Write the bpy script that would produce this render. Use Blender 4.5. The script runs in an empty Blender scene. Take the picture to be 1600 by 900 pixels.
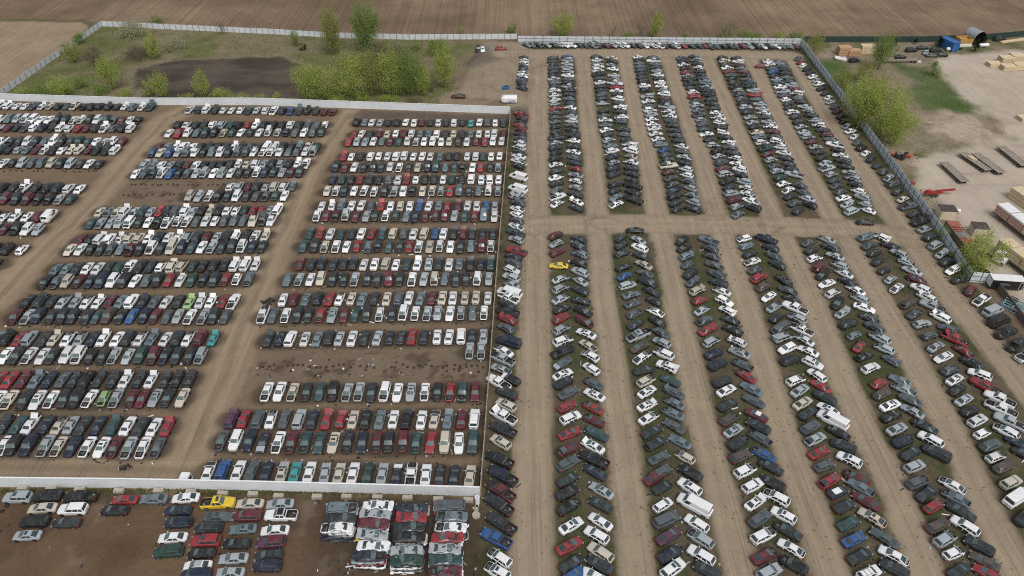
import bpy, bmesh, math, random, re
import numpy as np
from mathutils import Vector, Matrix
R = math.radians
sc = bpy.context.scene
col = sc.collection
# ------------------------------------------------------------------ camera, sky, sun, exposure
F, H, PITCH = 1150.0, 108.0, math.atan(918 / 1150.0)      # focal length in photo pixels, flying height, downward pitch
cam = bpy.data.cameras.new('camera'); cam.sensor_width = 36; cam.lens = F / 1600 * 36
cam.clip_start = 1; cam.clip_end = 9000
cam_o = bpy.data.objects.new('camera', cam); col.objects.link(cam_o)
cam_o.location = (0, 0, H); cam_o.rotation_euler = (math.pi / 2 - PITCH, 0, 0); sc.camera = cam_o
SUN_EL, SUN_AZ = R(56), R(160)
world = bpy.data.worlds.new('World'); sc.world = world; world.use_nodes = True
nt = world.node_tree; bg = nt.nodes['Background']
sky = nt.nodes.new('ShaderNodeTexSky'); sky.sky_type = 'NISHITA'; sky.sun_disc = False
sky.sun_elevation = SUN_EL; sky.sun_rotation = SUN_AZ; sky.air_density = 1.0; sky.dust_density = 6.0; sky.ozone_density = 1.0
hsv = nt.nodes.new('ShaderNodeHueSaturation'); hsv.inputs['Saturation'].default_value = .42
nt.links.new(sky.outputs[0], hsv.inputs['Color']); nt.links.new(hsv.outputs[0], bg.inputs['Color'])
bg.inputs['Strength'].default_value = .10
sun = bpy.data.lights.new('sun', 'SUN'); sun.energy = 0.9; sun.angle = R(28); sun.color = (1, .965, .92)
sun_o = bpy.data.objects.new('sun', sun); col.objects.link(sun_o)
sd = Vector((math.cos(SUN_EL) * math.sin(SUN_AZ), math.cos(SUN_EL) * math.cos(SUN_AZ), math.sin(SUN_EL)))
sun_o.rotation_euler = sd.to_track_quat('Z', 'Y').to_euler(); sun_o.location = (0, 150, 200)
vs = sc.view_settings; vs.view_transform = 'Standard'; vs.look = 'None'; vs.gamma = 1; vs.exposure = 0.26; vs.use_curve_mapping = False
sc.render.engine = 'CYCLES'; sc.cycles.max_bounces = 4; sc.cycles.use_denoising = False; sc.cycles.filter_width = 1.1

# ------------------------------------------------------------------ helpers
SP, CP = math.sin(PITCH), math.cos(PITCH)
def G(px, py, z=0.0):
    """ground point (at height z) seen at a pixel of the 1600 x 900 photograph"""
    dx, dy = (px - 800) / F, (450 - py) / F
    d = (dx, CP + dy * SP, -SP + dy * CP)
    t = (z - H) / d[2]
    return Vector((d[0] * t, d[1] * t, z))
def depth_at(p): return p[1] * CP + (H - p[2]) * SP
def project(X, Y, Z=0.0):
    dz = Z - H
    dep = Y * CP - dz * SP; up = Y * SP + dz * CP
    return 800 + F * X / dep, 450 - F * up / dep
def dirdeg(a, b):
    v = b - a
    return math.atan2(v[1], v[0])
rng = random.Random(7)

def new_mat(name, color=(.5, .5, .5), rough=.6, metal=0.0, coat=0.0, spec=.5):
    m = bpy.data.materials.new(name); m.use_nodes = True
    b = m.node_tree.nodes['Principled BSDF']
    b.inputs['Base Color'].default_value = (*color, 1); b.inputs['Roughness'].default_value = rough
    b.inputs['Metallic'].default_value = metal; b.inputs['Coat Weight'].default_value = coat
    b.inputs['Specular IOR Level'].default_value = spec
    return m
def noisy(m, scale, amount, col2=None, detail=4, coords='Object'):
    """break the flat base colour up with noise towards col2 (or darker)"""
    n = m.node_tree; b = n.nodes['Principled BSDF']; c = tuple(b.inputs['Base Color'].default_value)
    tc = n.nodes.new('ShaderNodeTexCoord'); no = n.nodes.new('ShaderNodeTexNoise')
    no.inputs['Scale'].default_value = scale; no.inputs['Detail'].default_value = detail
    n.links.new(tc.outputs[coords], no.inputs['Vector'])
    mr = n.nodes.new('ShaderNodeMapRange'); mr.inputs['From Min'].default_value = .42; mr.inputs['From Max'].default_value = .68
    mr.inputs['To Max'].default_value = amount
    n.links.new(no.outputs['Fac'], mr.inputs['Value'])
    mx = n.nodes.new('ShaderNodeMix'); mx.data_type = 'RGBA'
    mx.inputs[6].default_value = c; mx.inputs[7].default_value = (*(col2 or [v * .55 for v in c[:3]]), 1)
    n.links.new(mr.outputs[0], mx.inputs[0]); n.links.new(mx.outputs[2], b.inputs['Base Color'])
    return m

class PB:
    """collects polygons with material slots; build() links ONE mesh object"""
    def __init__(s): s.v, s.f, s.m = [], [], []
    def poly(s, pts, mat=0):
        i = len(s.v); s.v += [tuple(p) for p in pts]; s.f.append(tuple(range(i, i + len(pts)))); s.m.append(mat)
    def grid(s, rows, mat=0, closed=False):
        i = len(s.v); n = len(rows[0])
        for r in rows: s.v += [tuple(p) for p in r]
        for a in range(len(rows) - 1):
            for b in range(n if closed else n - 1):
                c = (b + 1) % n
                s.f.append((i + a * n + b, i + a * n + c, i + (a + 1) * n + c, i + (a + 1) * n + b))
                s.m.append(mat if not callable(mat) else mat(a, b))
    def box(s, c, size, mat=0, rot=0.0, taper=1.0, tilt=0.0):
        hx, hy, hz = size[0] / 2, size[1] / 2, size[2] / 2
        M = Matrix.Rotation(rot, 3, 'Z') @ Matrix.Rotation(tilt, 3, 'Y')
        P = []
        for z, t in ((-hz, 1), (hz, taper)):
            for x, y in ((-hx, -hy), (hx, -hy), (hx, hy), (-hx, hy)):
                q = M @ Vector((x * t, y * t, z)); P.append((q.x + c[0], q.y + c[1], q.z + c[2]))
        i = len(s.v); s.v += P
        for f in ((3, 2, 1, 0), (4, 5, 6, 7), (0, 1, 5, 4), (1, 2, 6, 5), (2, 3, 7, 6), (3, 0, 4, 7)):
            s.f.append(tuple(i + k for k in f)); s.m.append(mat)
    def tube(s, a, b, r, mat=0, n=8, r2=None, cap=True, capmat=None):
        a, b = Vector(a), Vector(b); d = (b - a).normalized()
        u = d.orthogonal().normalized(); w = d.cross(u)
        r2 = r if r2 is None else r2
        A = [a + r * (math.cos(t) * u + math.sin(t) * w) for t in [2 * math.pi * k / n for k in range(n)]]
        B = [b + r2 * (math.cos(t) * u + math.sin(t) * w) for t in [2 * math.pi * k / n for k in range(n)]]
        s.grid([A, B], mat, closed=True)
        if cap:
            s.poly(A[::-1], mat if capmat is None else capmat); s.poly(B, mat if capmat is None else capmat)
    def add(s, o):
        i = len(s.v); s.v += o.v; s.f += [tuple(k + i for k in f) for f in o.f]; s.m += o.m
        return s
    def moved(s, loc=(0, 0, 0), rz=0.0):
        o = PB(); c, q = math.cos(rz), math.sin(rz)
        o.v = [(x * c - y * q + loc[0], x * q + y * c + loc[1], z + loc[2]) for x, y, z in s.v]; o.f = s.f; o.m = s.m
        return o
    def mesh(s, name, mats, smooth=False):
        me = bpy.data.meshes.new(name); me.from_pydata(s.v, [], s.f)
        for m in mats: me.materials.append(m)
        me.polygons.foreach_set('material_index', s.m)
        if smooth: me.polygons.foreach_set('use_smooth', [True] * len(me.polygons))
        me.update(); return me
    def build(s, name, mats, parent=None, loc=(0, 0, 0), rz=0.0, smooth=False):
        mats = mats if isinstance(mats, (list, tuple)) else [mats]
        return link(name, s.mesh(name, mats, smooth), parent, loc, rz)
def link(name, data, parent=None, loc=(0, 0, 0), rz=0.0):
    o = bpy.data.objects.new(name, data); col.objects.link(o); o.location = loc; o.rotation_euler = (0, 0, rz)
    if parent: o.parent = parent
    return o
def tag(o, label=None, cat=None, group=None, kind=None):
    if label: o['label'] = label
    if cat: o['category'] = cat
    if group: o['group'] = group
    if kind: o['kind'] = kind
    return o
def thing(name, label, cat, loc=(0, 0, 0), rz=0.0, group=None):
    return tag(link(name, None, None, loc, rz), label, cat, group)
def dup(root, loc, rz=0.0, label=None):
    """a copy of a thing with copies of its parts and their sub-parts"""
    r = root.copy(); col.objects.link(r); r.location = loc; r.rotation_euler = (0, 0, rz)
    if label: r['label'] = label
    for ch in list(root.children):
        c = ch.copy(); col.objects.link(c); c.parent = r
        for g in ch.children:
            d = g.copy(); col.objects.link(d); d.parent = c
    return r

# ------------------------------------------------------------------ value noise for the ground
def vnoise(x, y, scale, seed=0, octaves=3):
    out = np.zeros_like(x); amp, tot = 1.0, 0.0
    for o in range(octaves):
        sx, sy = x / scale, y / scale
        ix, iy = np.floor(sx).astype(np.int64), np.floor(sy).astype(np.int64)
        fx, fy = sx - ix, sy - iy; fx = fx * fx * (3 - 2 * fx); fy = fy * fy * (3 - 2 * fy)
        def h(a, b):
            n = (a * 374761393 + b * 668265263 + (seed + o * 17) * 144665) & 0xffffffff
            n = ((n ^ (n >> 13)) * 1274126177) & 0xffffffff
            return ((n ^ (n >> 16)) & 0xffff) / 65535.0
        v = (h(ix, iy) * (1 - fx) + h(ix + 1, iy) * fx) * (1 - fy) + (h(ix, iy + 1) * (1 - fx) + h(ix + 1, iy + 1) * fx) * fy
        out += v * amp; tot += amp; amp *= .5; scale *= .5
    return out / tot
def sstep(a, b, x):
    t = np.clip((x - a) / (b - a), 0, 1); return t * t * (3 - 2 * t)
def seg_dist(X, Y, pts):
    d = np.full_like(X, 1e9)
    for a, b in zip(pts[:-1], pts[1:]):
        ax, ay, bx, by = a[0], a[1], b[0], b[1]; vx, vy = bx - ax, by - ay; l2 = vx * vx + vy * vy + 1e-9
        t = np.clip(((X - ax) * vx + (Y - ay) * vy) / l2, 0, 1)
        d = np.minimum(d, np.hypot(X - ax - t * vx, Y - ay - t * vy))
    return d
def sd_poly(X, Y, pts):
    ins = np.zeros(X.shape, bool); n = len(pts)
    for i in range(n):
        x1, y1 = pts[i][0], pts[i][1]; x2, y2 = pts[(i + 1) % n][0], pts[(i + 1) % n][1]
        c = ((y1 > Y) != (y2 > Y)) & (X < (x2 - x1) * (Y - y1) / ((y2 - y1) if y2 != y1 else 1e-9) + x1)
        ins ^= c
    d = seg_dist(X, Y, list(pts) + [pts[0]])
    return np.where(ins, d, -d)
def GP(*pp): return [G(x, y) for x, y in pp]
# ------------------------------------------------------------------ the ground: one fine sheet, split by region
LANES = {  # photo polylines of the packed dirt lanes and their width in metres
 'a': ([(846, 84), (842, 200), (838, 330), (836, 450), (835, 600), (832, 760), (830, 960)], 7.2),
 'b': ([(909, 80), (911, 100), (922, 212), (926, 230), (933, 330), (942, 455), (970, 662), (986, 800), (1004, 960)], 6.2),
 'c': ([(974, 80), (979, 100), (1000, 212), (1010, 230), (1025, 330), (1053, 455), (1096, 662), (1125, 762), (1175, 960)], 6.2),
 'd': ([(1040, 80), (1047, 100), (1083, 212), (1092, 230), (1116, 330), (1160, 455), (1220, 662), (1253, 762), (1320, 960)], 6.4),
 'e': ([(1100, 80), (1107, 100), (1155, 212), (1171, 250), (1205, 335), (1262, 450), (1345, 662), (1393, 753), (1472, 960)], 6.4),
 'f': ([(1168, 82), (1176, 100), (1222, 190), (1242, 232), (1296, 332), (1366, 450), (1480, 662), (1520, 753), (1620, 960)], 6.4),
 'g': ([(1236, 85), (1245, 100), (1311, 212), (1330, 237), (1392, 332), (1466, 440), (1566, 560), (1645, 662), (1800, 860)], 7.0),
 'cross': ([(825, 352), (980, 349), (1120, 351), (1330, 357), (1420, 372)], 9.0),
 'top': ([(780, 84), (840, 84), (1000, 83), (1236, 87)], 9.5),
 'gate': ([(842, 90), (800, 105), (770, 130), (745, 150), (720, 155)], 15.0),
 'gate2': ([(842, 200), (815, 160), (790, 150), (740, 145)], 9.0),
}
FLANES = {
 'h': ([(300, 168), (262, 185), (215, 235), (150, 310), (75, 385), (-10, 470)], 9.0),
 'i': ([(545, 178), (535, 192), (480, 268), (432, 380), (392, 480), (345, 600), (296, 715), (250, 742)], 8.5),
 'j': ([(-60, 728), (120, 731), (300, 736)], 7.0),
}
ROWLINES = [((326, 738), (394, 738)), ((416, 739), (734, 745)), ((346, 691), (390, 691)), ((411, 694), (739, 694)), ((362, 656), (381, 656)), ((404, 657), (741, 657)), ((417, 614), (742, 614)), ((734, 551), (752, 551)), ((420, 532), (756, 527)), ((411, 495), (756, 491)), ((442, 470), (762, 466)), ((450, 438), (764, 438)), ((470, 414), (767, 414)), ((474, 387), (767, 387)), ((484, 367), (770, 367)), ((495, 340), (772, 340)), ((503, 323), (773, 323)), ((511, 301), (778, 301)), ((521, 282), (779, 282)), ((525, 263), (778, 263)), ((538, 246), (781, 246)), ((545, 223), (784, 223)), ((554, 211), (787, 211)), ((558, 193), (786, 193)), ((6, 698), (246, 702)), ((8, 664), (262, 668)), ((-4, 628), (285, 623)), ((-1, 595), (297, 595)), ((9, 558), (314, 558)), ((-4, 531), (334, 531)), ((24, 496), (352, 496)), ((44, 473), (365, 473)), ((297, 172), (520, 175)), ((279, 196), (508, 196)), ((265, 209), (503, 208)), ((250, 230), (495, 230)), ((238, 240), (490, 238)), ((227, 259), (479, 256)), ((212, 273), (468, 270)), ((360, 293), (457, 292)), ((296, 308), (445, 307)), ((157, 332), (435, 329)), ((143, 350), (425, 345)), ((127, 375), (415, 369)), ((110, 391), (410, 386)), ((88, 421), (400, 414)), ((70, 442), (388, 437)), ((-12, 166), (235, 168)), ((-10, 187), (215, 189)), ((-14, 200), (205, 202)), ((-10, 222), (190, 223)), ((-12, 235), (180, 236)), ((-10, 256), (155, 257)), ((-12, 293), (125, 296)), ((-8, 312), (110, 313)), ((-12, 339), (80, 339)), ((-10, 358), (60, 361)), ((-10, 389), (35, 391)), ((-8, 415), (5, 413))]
def srgb(r, g, b): return np.array([(v / 255.0) ** 2.2 for v in (r, g, b)])
ys = [40.0]
while ys[-1] < 440: ys.append(ys[-1] + max(.55, ys[-1] * .0042))
ys = np.array(ys); xs = np.arange(-290, 290.01, .8)
GX, GY = np.meshgrid(xs, ys)
shp = GX.shape
n1 = vnoise(GX, GY, 9, 1); n2 = vnoise(GX, GY, 2.2, 2, 2); n3 = vnoise(GX, GY, 40, 3); n4 = vnoise(GX, GY, 5, 4)
WX, WY = GX + (n1 - .5) * 3.0 + (n2 - .5) * 1.4, GY + (vnoise(GX, GY, 8, 9) - .5) * 3.0 + (n2 - .5) * 1.4
region = np.zeros(shp, int)
C = np.zeros(shp + (3,))
def lay(mask, c): C[...] = C * (1 - mask[..., None]) + np.asarray(c) * mask[..., None]
def mix(a, b, t): return np.asarray(a) * (1 - t[..., None]) + np.asarray(b) * t[..., None]
DIRT = mix((.165, .121, .080), (.225, .170, .115), n1 * .6 + n3 * .4)
C[...] = DIRT
NAMES = ['ground', 'ploughed_field', 'stubble_field', 'meadow', 'pond_bed', 'gravel_yard', 'dirt_road', 'grass_verge']
# fields beyond the fences
plough = GP((-420, 33), (130, 33), (165, 34), (330, 43), (520, 54), (812, 57), (1252, 60), (1440, 58), (1600, 50), (1750, 44), (2100, 40)) + [Vector((800, 900, 0)), Vector((-800, 900, 0))]
s = sd_poly(WX, WY, plough); m = sstep(-.5, 1.0, s)
lay(m, mix((.150, .108, .074), (.245, .182, .125), sstep(.3, .75, n3 * .75 + n1 * .25))); region[s > 0] = 1
edge = sstep(0, 3, s) * (1 - sstep(3, 14, s)); lay(edge * .4, (.165, .115, .083))
stub = GP((-500, 33), (128, 34), (140, 43), (78, 92), (0, 150), (-120, 245), (-500, 520))
s = sd_poly(WX, WY, stub); m = sstep(-1.2, 1.2, s)
lay(m, mix((.245, .185, .125), (.32, .25, .175), n1)); region[s > 0] = 2
lay(sstep(-4.5, -1, s) * (1 - sstep(-1, 1.5, s)) * .8, (.10, .10, .045))
# meadow round the pond
mead = GP((0, 153), (10, 142), (160, 37), (330, 46), (520, 57), (700, 58), (745, 68), (735, 95), (716, 120), (712, 150), (690, 166), (400, 160), (200, 160))
s = sd_poly(WX, WY, mead); m = sstep(-1.5, 2.5, s)
g = sstep(.35, .65, vnoise(GX, GY, 16, 21)); g2 = sstep(.45, .7, n4)
lay(m, mix(mix((.165, .145, .085), (.115, .125, .05), g), (.195, .165, .115), g2 * .5)); region[s > 0] = 3
pond = GP((200, 138), (214, 108), (250, 97), (300, 92), (345, 90), (400, 87), (455, 92), (480, 103), (500, 125), (480, 150), (400, 155), (300, 156), (225, 152))
s = sd_poly(WX, WY, pond) + (vnoise(GX, GY, 12, 15) - .5) * 9 + (n2 - .5) * 3
lay(sstep(-4, -1, s) * (1 - sstep(-1, 1, s)) * .7, (.21, .17, .115))
m = sstep(-1.2, 1.2, s); lay(m, mix((.060, .049, .040), (.098, .080, .065), sstep(.3, .7, vnoise(GX, GY * 2.5, 14, 93)))); region[s > 0] = 4
# yard with the herringbone rows
right = GP((797, 176), (806, 150), (760, 158), (712, 150), (735, 95), (750, 66), (808, 61), (1250, 63), (1512, 434), (1620, 545), (1900, 860), (1900, 1100), (700, 1100), (752, 770))
s = sd_poly(WX, WY, right); m = sstep(-.6, .6, s)
gr = sstep(.38, .62, n4 * .6 + n1 * .4)
lay(m, mix((.150, .124, .084), (.088, .098, .045), gr)); region[s > 0] = 7
corner = GP((712, 150), (735, 95), (752, 64), (830, 64), (836, 165), (800, 168), (795, 160))
s2 = sd_poly(WX, WY, corner); lay(sstep(-2, 3, s2), mix((.34, .275, .20), (.25, .20, .148), n4)); region[(s2 > 0)] = 0
mound = GP((720, 105), (745, 82), (800, 78), (780, 92), (745, 106)); s2 = sd_poly(WX, WY, mound); lay(sstep(-2, 2, s2) * .8, (.13, .108, .09))
# outside on the right: scrub and the timber yard
out = GP((1254, 66), (1440, 66), (1600, 56), (1760, 50), (2300, 48), (2300, 900), (1900, 860), (1620, 545), (1545, 436), (1514, 434))
s = sd_poly(WX, WY, out); m = sstep(-.6, .8, s)
g = sstep(.42, .66, vnoise(GX, GY, 14, 31))
lay(m, mix(mix((.215, .175, .125), (.115, .12, .055), g), (.27, .225, .17), sstep(.5, .7, n4) * .6)); region[s > 0] = 3
for pp in (((1280, 95), (1310, 92), (1345, 130), (1330, 150), (1300, 135)), ((1385, 98), (1445, 105), (1470, 120), (1530, 178), (1500, 184), (1440, 170), (1415, 145), (1440, 130)), ((1440, 205), (1470, 215), (1455, 228), (1440, 222)), ((1465, 345), (1480, 370), (1510, 430), (1490, 410))):
    s2 = sd_poly(WX, WY, GP(*pp)); lay(sstep(-3, 2.5, s2) * .85, mix((.05, .105, .03), (.085, .115, .04), n4))
sand = GP((1440, 190), (1470, 170), (1530, 184), (1570, 205), (1560, 225), (1480, 222), (1436, 225)); s2 = sd_poly(WX, WY, sand)
lay(sstep(-3, 3, s2), mix((.24, .19, .14), (.36, .30, .23), sstep(.4, .6, n4)))
grav = GP((1466, 92), (1500, 86), (1600, 78), (2300, 72), (2300, 900), (1900, 860), (1640, 560), (1575, 455), (1545, 432), (1470, 330), (1430, 290), (1440, 246), (1500, 232), (1572, 216), (1570, 196), (1535, 176), (1500, 150), (1476, 116), (1462, 102))
s = sd_poly(WX, WY, grav); m = sstep(-3, 3, s + (n4 - .5) * 6)
lay(m, mix((.345, .295, .235), (.425, .372, .305), n1)); region[s > 0] = 5
lay(m * sstep(.62, .8, vnoise(GX * .12, GY, 3.2, 44)) * .5, (.27, .23, .185))
# lower yard in front of the white wall
low = GP((-700, 757), (0, 759), (200, 762), (400, 765), (750, 775), (742, 900), (735, 1100), (-700, 1100))
s = sd_poly(WX, WY, low); lay(sstep(-.6, .8, s), mix((.108, .071, .044), (.165, .113, .072), sstep(.3, .75, n1 * .6 + n3 * .4))); 
lay(sstep(-.2, .5, s) * (1 - sstep(1.2, 4.0, s + (n4 - .5) * 2.5)) * .8, mix((.075, .070, .035), (.10, .078, .05), n2))
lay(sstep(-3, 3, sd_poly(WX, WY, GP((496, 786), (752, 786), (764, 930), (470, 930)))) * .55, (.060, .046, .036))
lay(sstep(.62, .72, vnoise(GX, GY, 6, 51)) * sstep(-.6, .8, s) * .45, (.085, .062, .047))
lay(sstep(.70, .80, vnoise(GX, GY, 5, 77)) * sstep(-.6, .8, s) * .35, (.24, .195, .15))
# bare strip where a row was cleared, oil stains
for (pp, w) in (([(405, 572), (600, 570), (760, 573)], 5.5), ([(190, 290), (360, 292)], 4), ([(180, 305), (290, 308)], 4)):
    d = seg_dist(GX, GY, GP(*pp)); lay((1 - sstep(w * .6, w, d)) * .55, mix((.155, .122, .09), (.21, .17, .128), n4))
    st = sstep(.60, .70, vnoise(GX, GY, 2.0, 61, 3)) * (1 - sstep(w * .5, w * .9, d)); lay(st * .7, (.075, .052, .035))
LANEC = mix((.272, .216, .154), (.348, .282, .205), n1 * .6 + n3 * .4)
lane_m = np.zeros(shp)
for k, (pp, w) in LANES.items():
    P = GP(*pp); d = seg_dist(WX * .35 + GX * .65, WY * .35 + GY * .65, P); m = 1 - sstep(w / 2 - .55, w / 2 + .45, d)
    if k in ('gate', 'gate2'): m *= .55
    # wheel tracks: two paler runs and a crown
    lay(m, LANEC); lane_m = np.maximum(lane_m, m)
    d0 = seg_dist(GX + (n1 - .5) * .8, GY, P)
    lay(m * np.exp(-((d0 - 1.5) / .5) ** 2) * .35, (.40, .34, .265))
    lay(m * sstep(w / 2 - 1.6, w / 2, d) * .35, (.185, .15, .11))
    if not k.startswith('gate'): region[(d < w / 2)] = 6
for k, (pp, w) in FLANES.items():
    P = GP(*pp); d = seg_dist(WX, WY, P); m = 1 - sstep(w / 2 - 1.2, w / 2 + 1.6, d)
    lay(m * .9, mix((.25, .19, .128), (.33, .258, .178), n1)); region[d < w / 2] = 6
    d0 = seg_dist(GX + (n1 - .5) * 2.5, GY, P)
    lay(m * np.exp(-((d0 - 1.6) / .7) ** 2) * .5, (.36, .285, .20))
    lay(m * np.exp(-(d0 / .8) ** 2) * .35, (.15, .118, .088))
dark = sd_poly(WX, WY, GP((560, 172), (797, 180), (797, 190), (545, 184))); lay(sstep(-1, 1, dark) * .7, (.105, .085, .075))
# shade under the left field rows painted in, along with oily, undriven soil
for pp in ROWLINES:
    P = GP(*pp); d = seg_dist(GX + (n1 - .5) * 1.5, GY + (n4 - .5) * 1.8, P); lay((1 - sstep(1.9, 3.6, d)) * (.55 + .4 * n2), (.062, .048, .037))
# turning tracks at the crossings and on the gate corner
tr_ = random.Random(11)
for _ in range(46):
    if tr_.random() < .6:
        q = G(tr_.choice((836, 930, 1022, 1112, 1205, 1300, 1395)) + tr_.uniform(-14, 14), 352 + tr_.uniform(-14, 14)); Rr = tr_.uniform(5, 9)
    else: q = G(tr_.uniform(735, 835), tr_.uniform(85, 150)); Rr = tr_.uniform(6, 22)
    a0 = tr_.uniform(0, 6.28); cx_, cy_ = q.x + Rr * math.cos(a0), q.y + Rr * math.sin(a0); sp_ = tr_.uniform(.6, 1.5)
    arc = [Vector((cx_ - Rr * math.cos(a0 + sp_ * (t_ / 8 - .5)), cy_ - Rr * math.sin(a0 + sp_ * (t_ / 8 - .5)), 0)) for t_ in range(9)]
    xm = (np.abs(GX - q.x) < 26) & (np.abs(GY - q.y) < 26); d = np.full(shp, 99.0); d[xm] = seg_dist(GX[xm], GY[xm], arc)
    lay(np.exp(-(d / .42) ** 2) * tr_.uniform(.25, .5), (.40, .335, .255) if tr_.random() < .45 else (.15, .118, .086))
C *= ((.94 + .12 * n2) * np.choose(region, [.82, .92, .94, .95, .95, 1.05, .87, .66]))[..., None]  # last factor darkens the grassy strips, painting in shade around their cars
def ground_mat(name, furrow=None, streak=None, contrast=.22, sk=((1.0, .03, 1), .42)):
    m = bpy.data.materials.new(name); m.use_nodes = True; n = m.node_tree; b = n.nodes['Principled BSDF']
    b.inputs['Roughness'].default_value = 1; b.inputs['Specular IOR Level'].default_value = .1
    at = n.nodes.new('ShaderNodeAttribute'); at.attribute_name = 'soil'
    geo = n.nodes.new('ShaderNodeNewGeometry')
    def noise(scale, vec=None, detail=6, rough=.65):
        t = n.nodes.new('ShaderNodeTexNoise'); t.inputs['Scale'].default_value = scale; t.inputs['Detail'].default_value = detail; t.inputs['Roughness'].default_value = rough
        n.links.new(vec or geo.outputs['Position'], t.inputs['Vector']); return t.outputs['Fac']
    def math_(op, a, bb):
        t = n.nodes.new('ShaderNodeMath'); t.operation = op
        for i, v in enumerate((a, bb)):
            if isinstance(v, (int, float)): t.inputs[i].default_value = v
            else: n.links.new(v, t.inputs[i])
        return t.outputs[0]
    fac = math_('ADD', math_('MULTIPLY', math_('SUBTRACT', noise(1.1), .5), contrast * 3), 1.0)
    fac = math_('MULTIPLY', fac, math_('ADD', math_('MULTIPLY', math_('SUBTRACT', noise(.16), .5), contrast * 2.2), 1.0))
    if streak is not None:
        mp = n.nodes.new('ShaderNodeMapping'); mp.inputs['Rotation'].default_value[2] = streak; mp.inputs['Scale'].default_value = sk[0]
        n.links.new(geo.outputs['Position'], mp.inputs['Vector'])
        fac = math_('MULTIPLY', fac, math_('ADD', math_('MULTIPLY', math_('SUBTRACT', noise(1, mp.outputs[0], 5), .5), sk[1]), 1.0))
    if streak is not None and name == 'lane_mat':     # narrow ruts and skid lines
        mp = n.nodes.new('ShaderNodeMapping'); mp.inputs['Rotation'].default_value[2] = streak; mp.inputs['Scale'].default_value = (2.6, .025, 1)
        n.links.new(geo.outputs['Position'], mp.inputs['Vector'])
        mr = n.nodes.new('ShaderNodeMapRange'); mr.inputs['From Min'].default_value = .56; mr.inputs['From Max'].default_value = .66; mr.inputs['To Min'].default_value = 1; mr.inputs['To Max'].default_value = .74
        n.links.new(noise(1, mp.outputs[0], 3), mr.inputs['Value']); fac = math_('MULTIPLY', fac, mr.outputs[0])
    if furrow is not None:
        for ang, scale, dist, amt in furrow:
            mp = n.nodes.new('ShaderNodeMapping'); mp.inputs['Rotation'].default_value[2] = ang
            n.links.new(geo.outputs['Position'], mp.inputs['Vector'])
            w = n.nodes.new('ShaderNodeTexWave'); w.inputs['Scale'].default_value = scale; w.inputs['Distortion'].default_value = dist; w.inputs['Detail'].default_value = 2; w.inputs['Detail Scale'].default_value = .25
            n.links.new(mp.outputs[0], w.inputs['Vector'])
            amp = math_('MULTIPLY', noise(.03, None, 2), amt)
            fac = math_('MULTIPLY', fac, math_('ADD', math_('MULTIPLY', math_('SUBTRACT', w.outputs['Fac'], .5), amp), 1.0))
    mul = n.nodes.new('ShaderNodeVectorMath'); mul.operation = 'SCALE'
    n.links.new(at.outputs['Color'], mul.inputs[0]); n.links.new(fac, mul.inputs['Scale']); n.links.new(mul.outputs[0], b.inputs['Base Color'])
    bp = n.nodes.new('ShaderNodeBump'); bp.inputs['Strength'].default_value = .22; bp.inputs['Distance'].default_value = .25
    n.links.new(noise(1.6), bp.inputs['Height']); n.links.new(bp.outputs[0], b.inputs['Normal'])
    return m
LDIR = dirdeg(G(838, 600), G(842, 200)) - math.pi / 2
GM = {0: ground_mat('packed_dirt_mat'), 1: ground_mat('ploughed_soil_mat', streak=LDIR, contrast=.16, sk=((.95, .006, 1), 1.15)), 2: ground_mat('stubble_mat', streak=R(-40), contrast=.2, sk=((.5, .02, 1), .5)),
      3: ground_mat('meadow_mat', contrast=.4), 4: ground_mat('pond_mud_mat', contrast=.25), 5: ground_mat('gravel_mat', streak=R(84), contrast=.07, sk=((.4, .03, 1), .34)),
      6: ground_mat('lane_mat', streak=LDIR, contrast=.12), 7: ground_mat('verge_mat', contrast=.4)}
ny, nx = shp
idx = np.arange(ny * nx).reshape(shp)
quads = np.stack([idx[:-1, :-1], idx[:-1, 1:], idx[1:, 1:], idx[1:, :-1]], -1).reshape(-1, 4)
freg = region[:-1, :-1].reshape(-1)
V3 = np.stack([GX, GY, np.zeros(shp)], -1).reshape(-1, 3)
V3[:, 2] = ((vnoise(GX, GY, 6, 88) - .5) * .06).reshape(-1)
ms = sd_poly(GX, GY, mound); V3[:, 2] += (sstep(-1, 5, ms) * 1.6).reshape(-1)
sn = sd_poly(GX, GY, sand); V3[:, 2] += (sstep(-2, 8, sn) * 1.0 * (.4 + n4)).reshape(-1)
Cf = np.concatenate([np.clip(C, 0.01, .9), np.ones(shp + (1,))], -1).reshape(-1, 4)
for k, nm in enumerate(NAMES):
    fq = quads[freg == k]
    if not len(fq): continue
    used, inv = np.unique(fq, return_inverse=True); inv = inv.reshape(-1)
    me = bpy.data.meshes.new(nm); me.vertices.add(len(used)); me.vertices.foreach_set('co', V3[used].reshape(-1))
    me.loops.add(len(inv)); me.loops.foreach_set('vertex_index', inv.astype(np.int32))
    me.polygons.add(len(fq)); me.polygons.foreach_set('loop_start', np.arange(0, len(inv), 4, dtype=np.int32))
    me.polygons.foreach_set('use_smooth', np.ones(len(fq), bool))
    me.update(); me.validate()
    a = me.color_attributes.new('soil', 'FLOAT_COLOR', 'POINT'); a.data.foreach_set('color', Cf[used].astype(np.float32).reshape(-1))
    me.materials.append(GM[k]); tag(link(nm, me), kind='structure')
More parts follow.
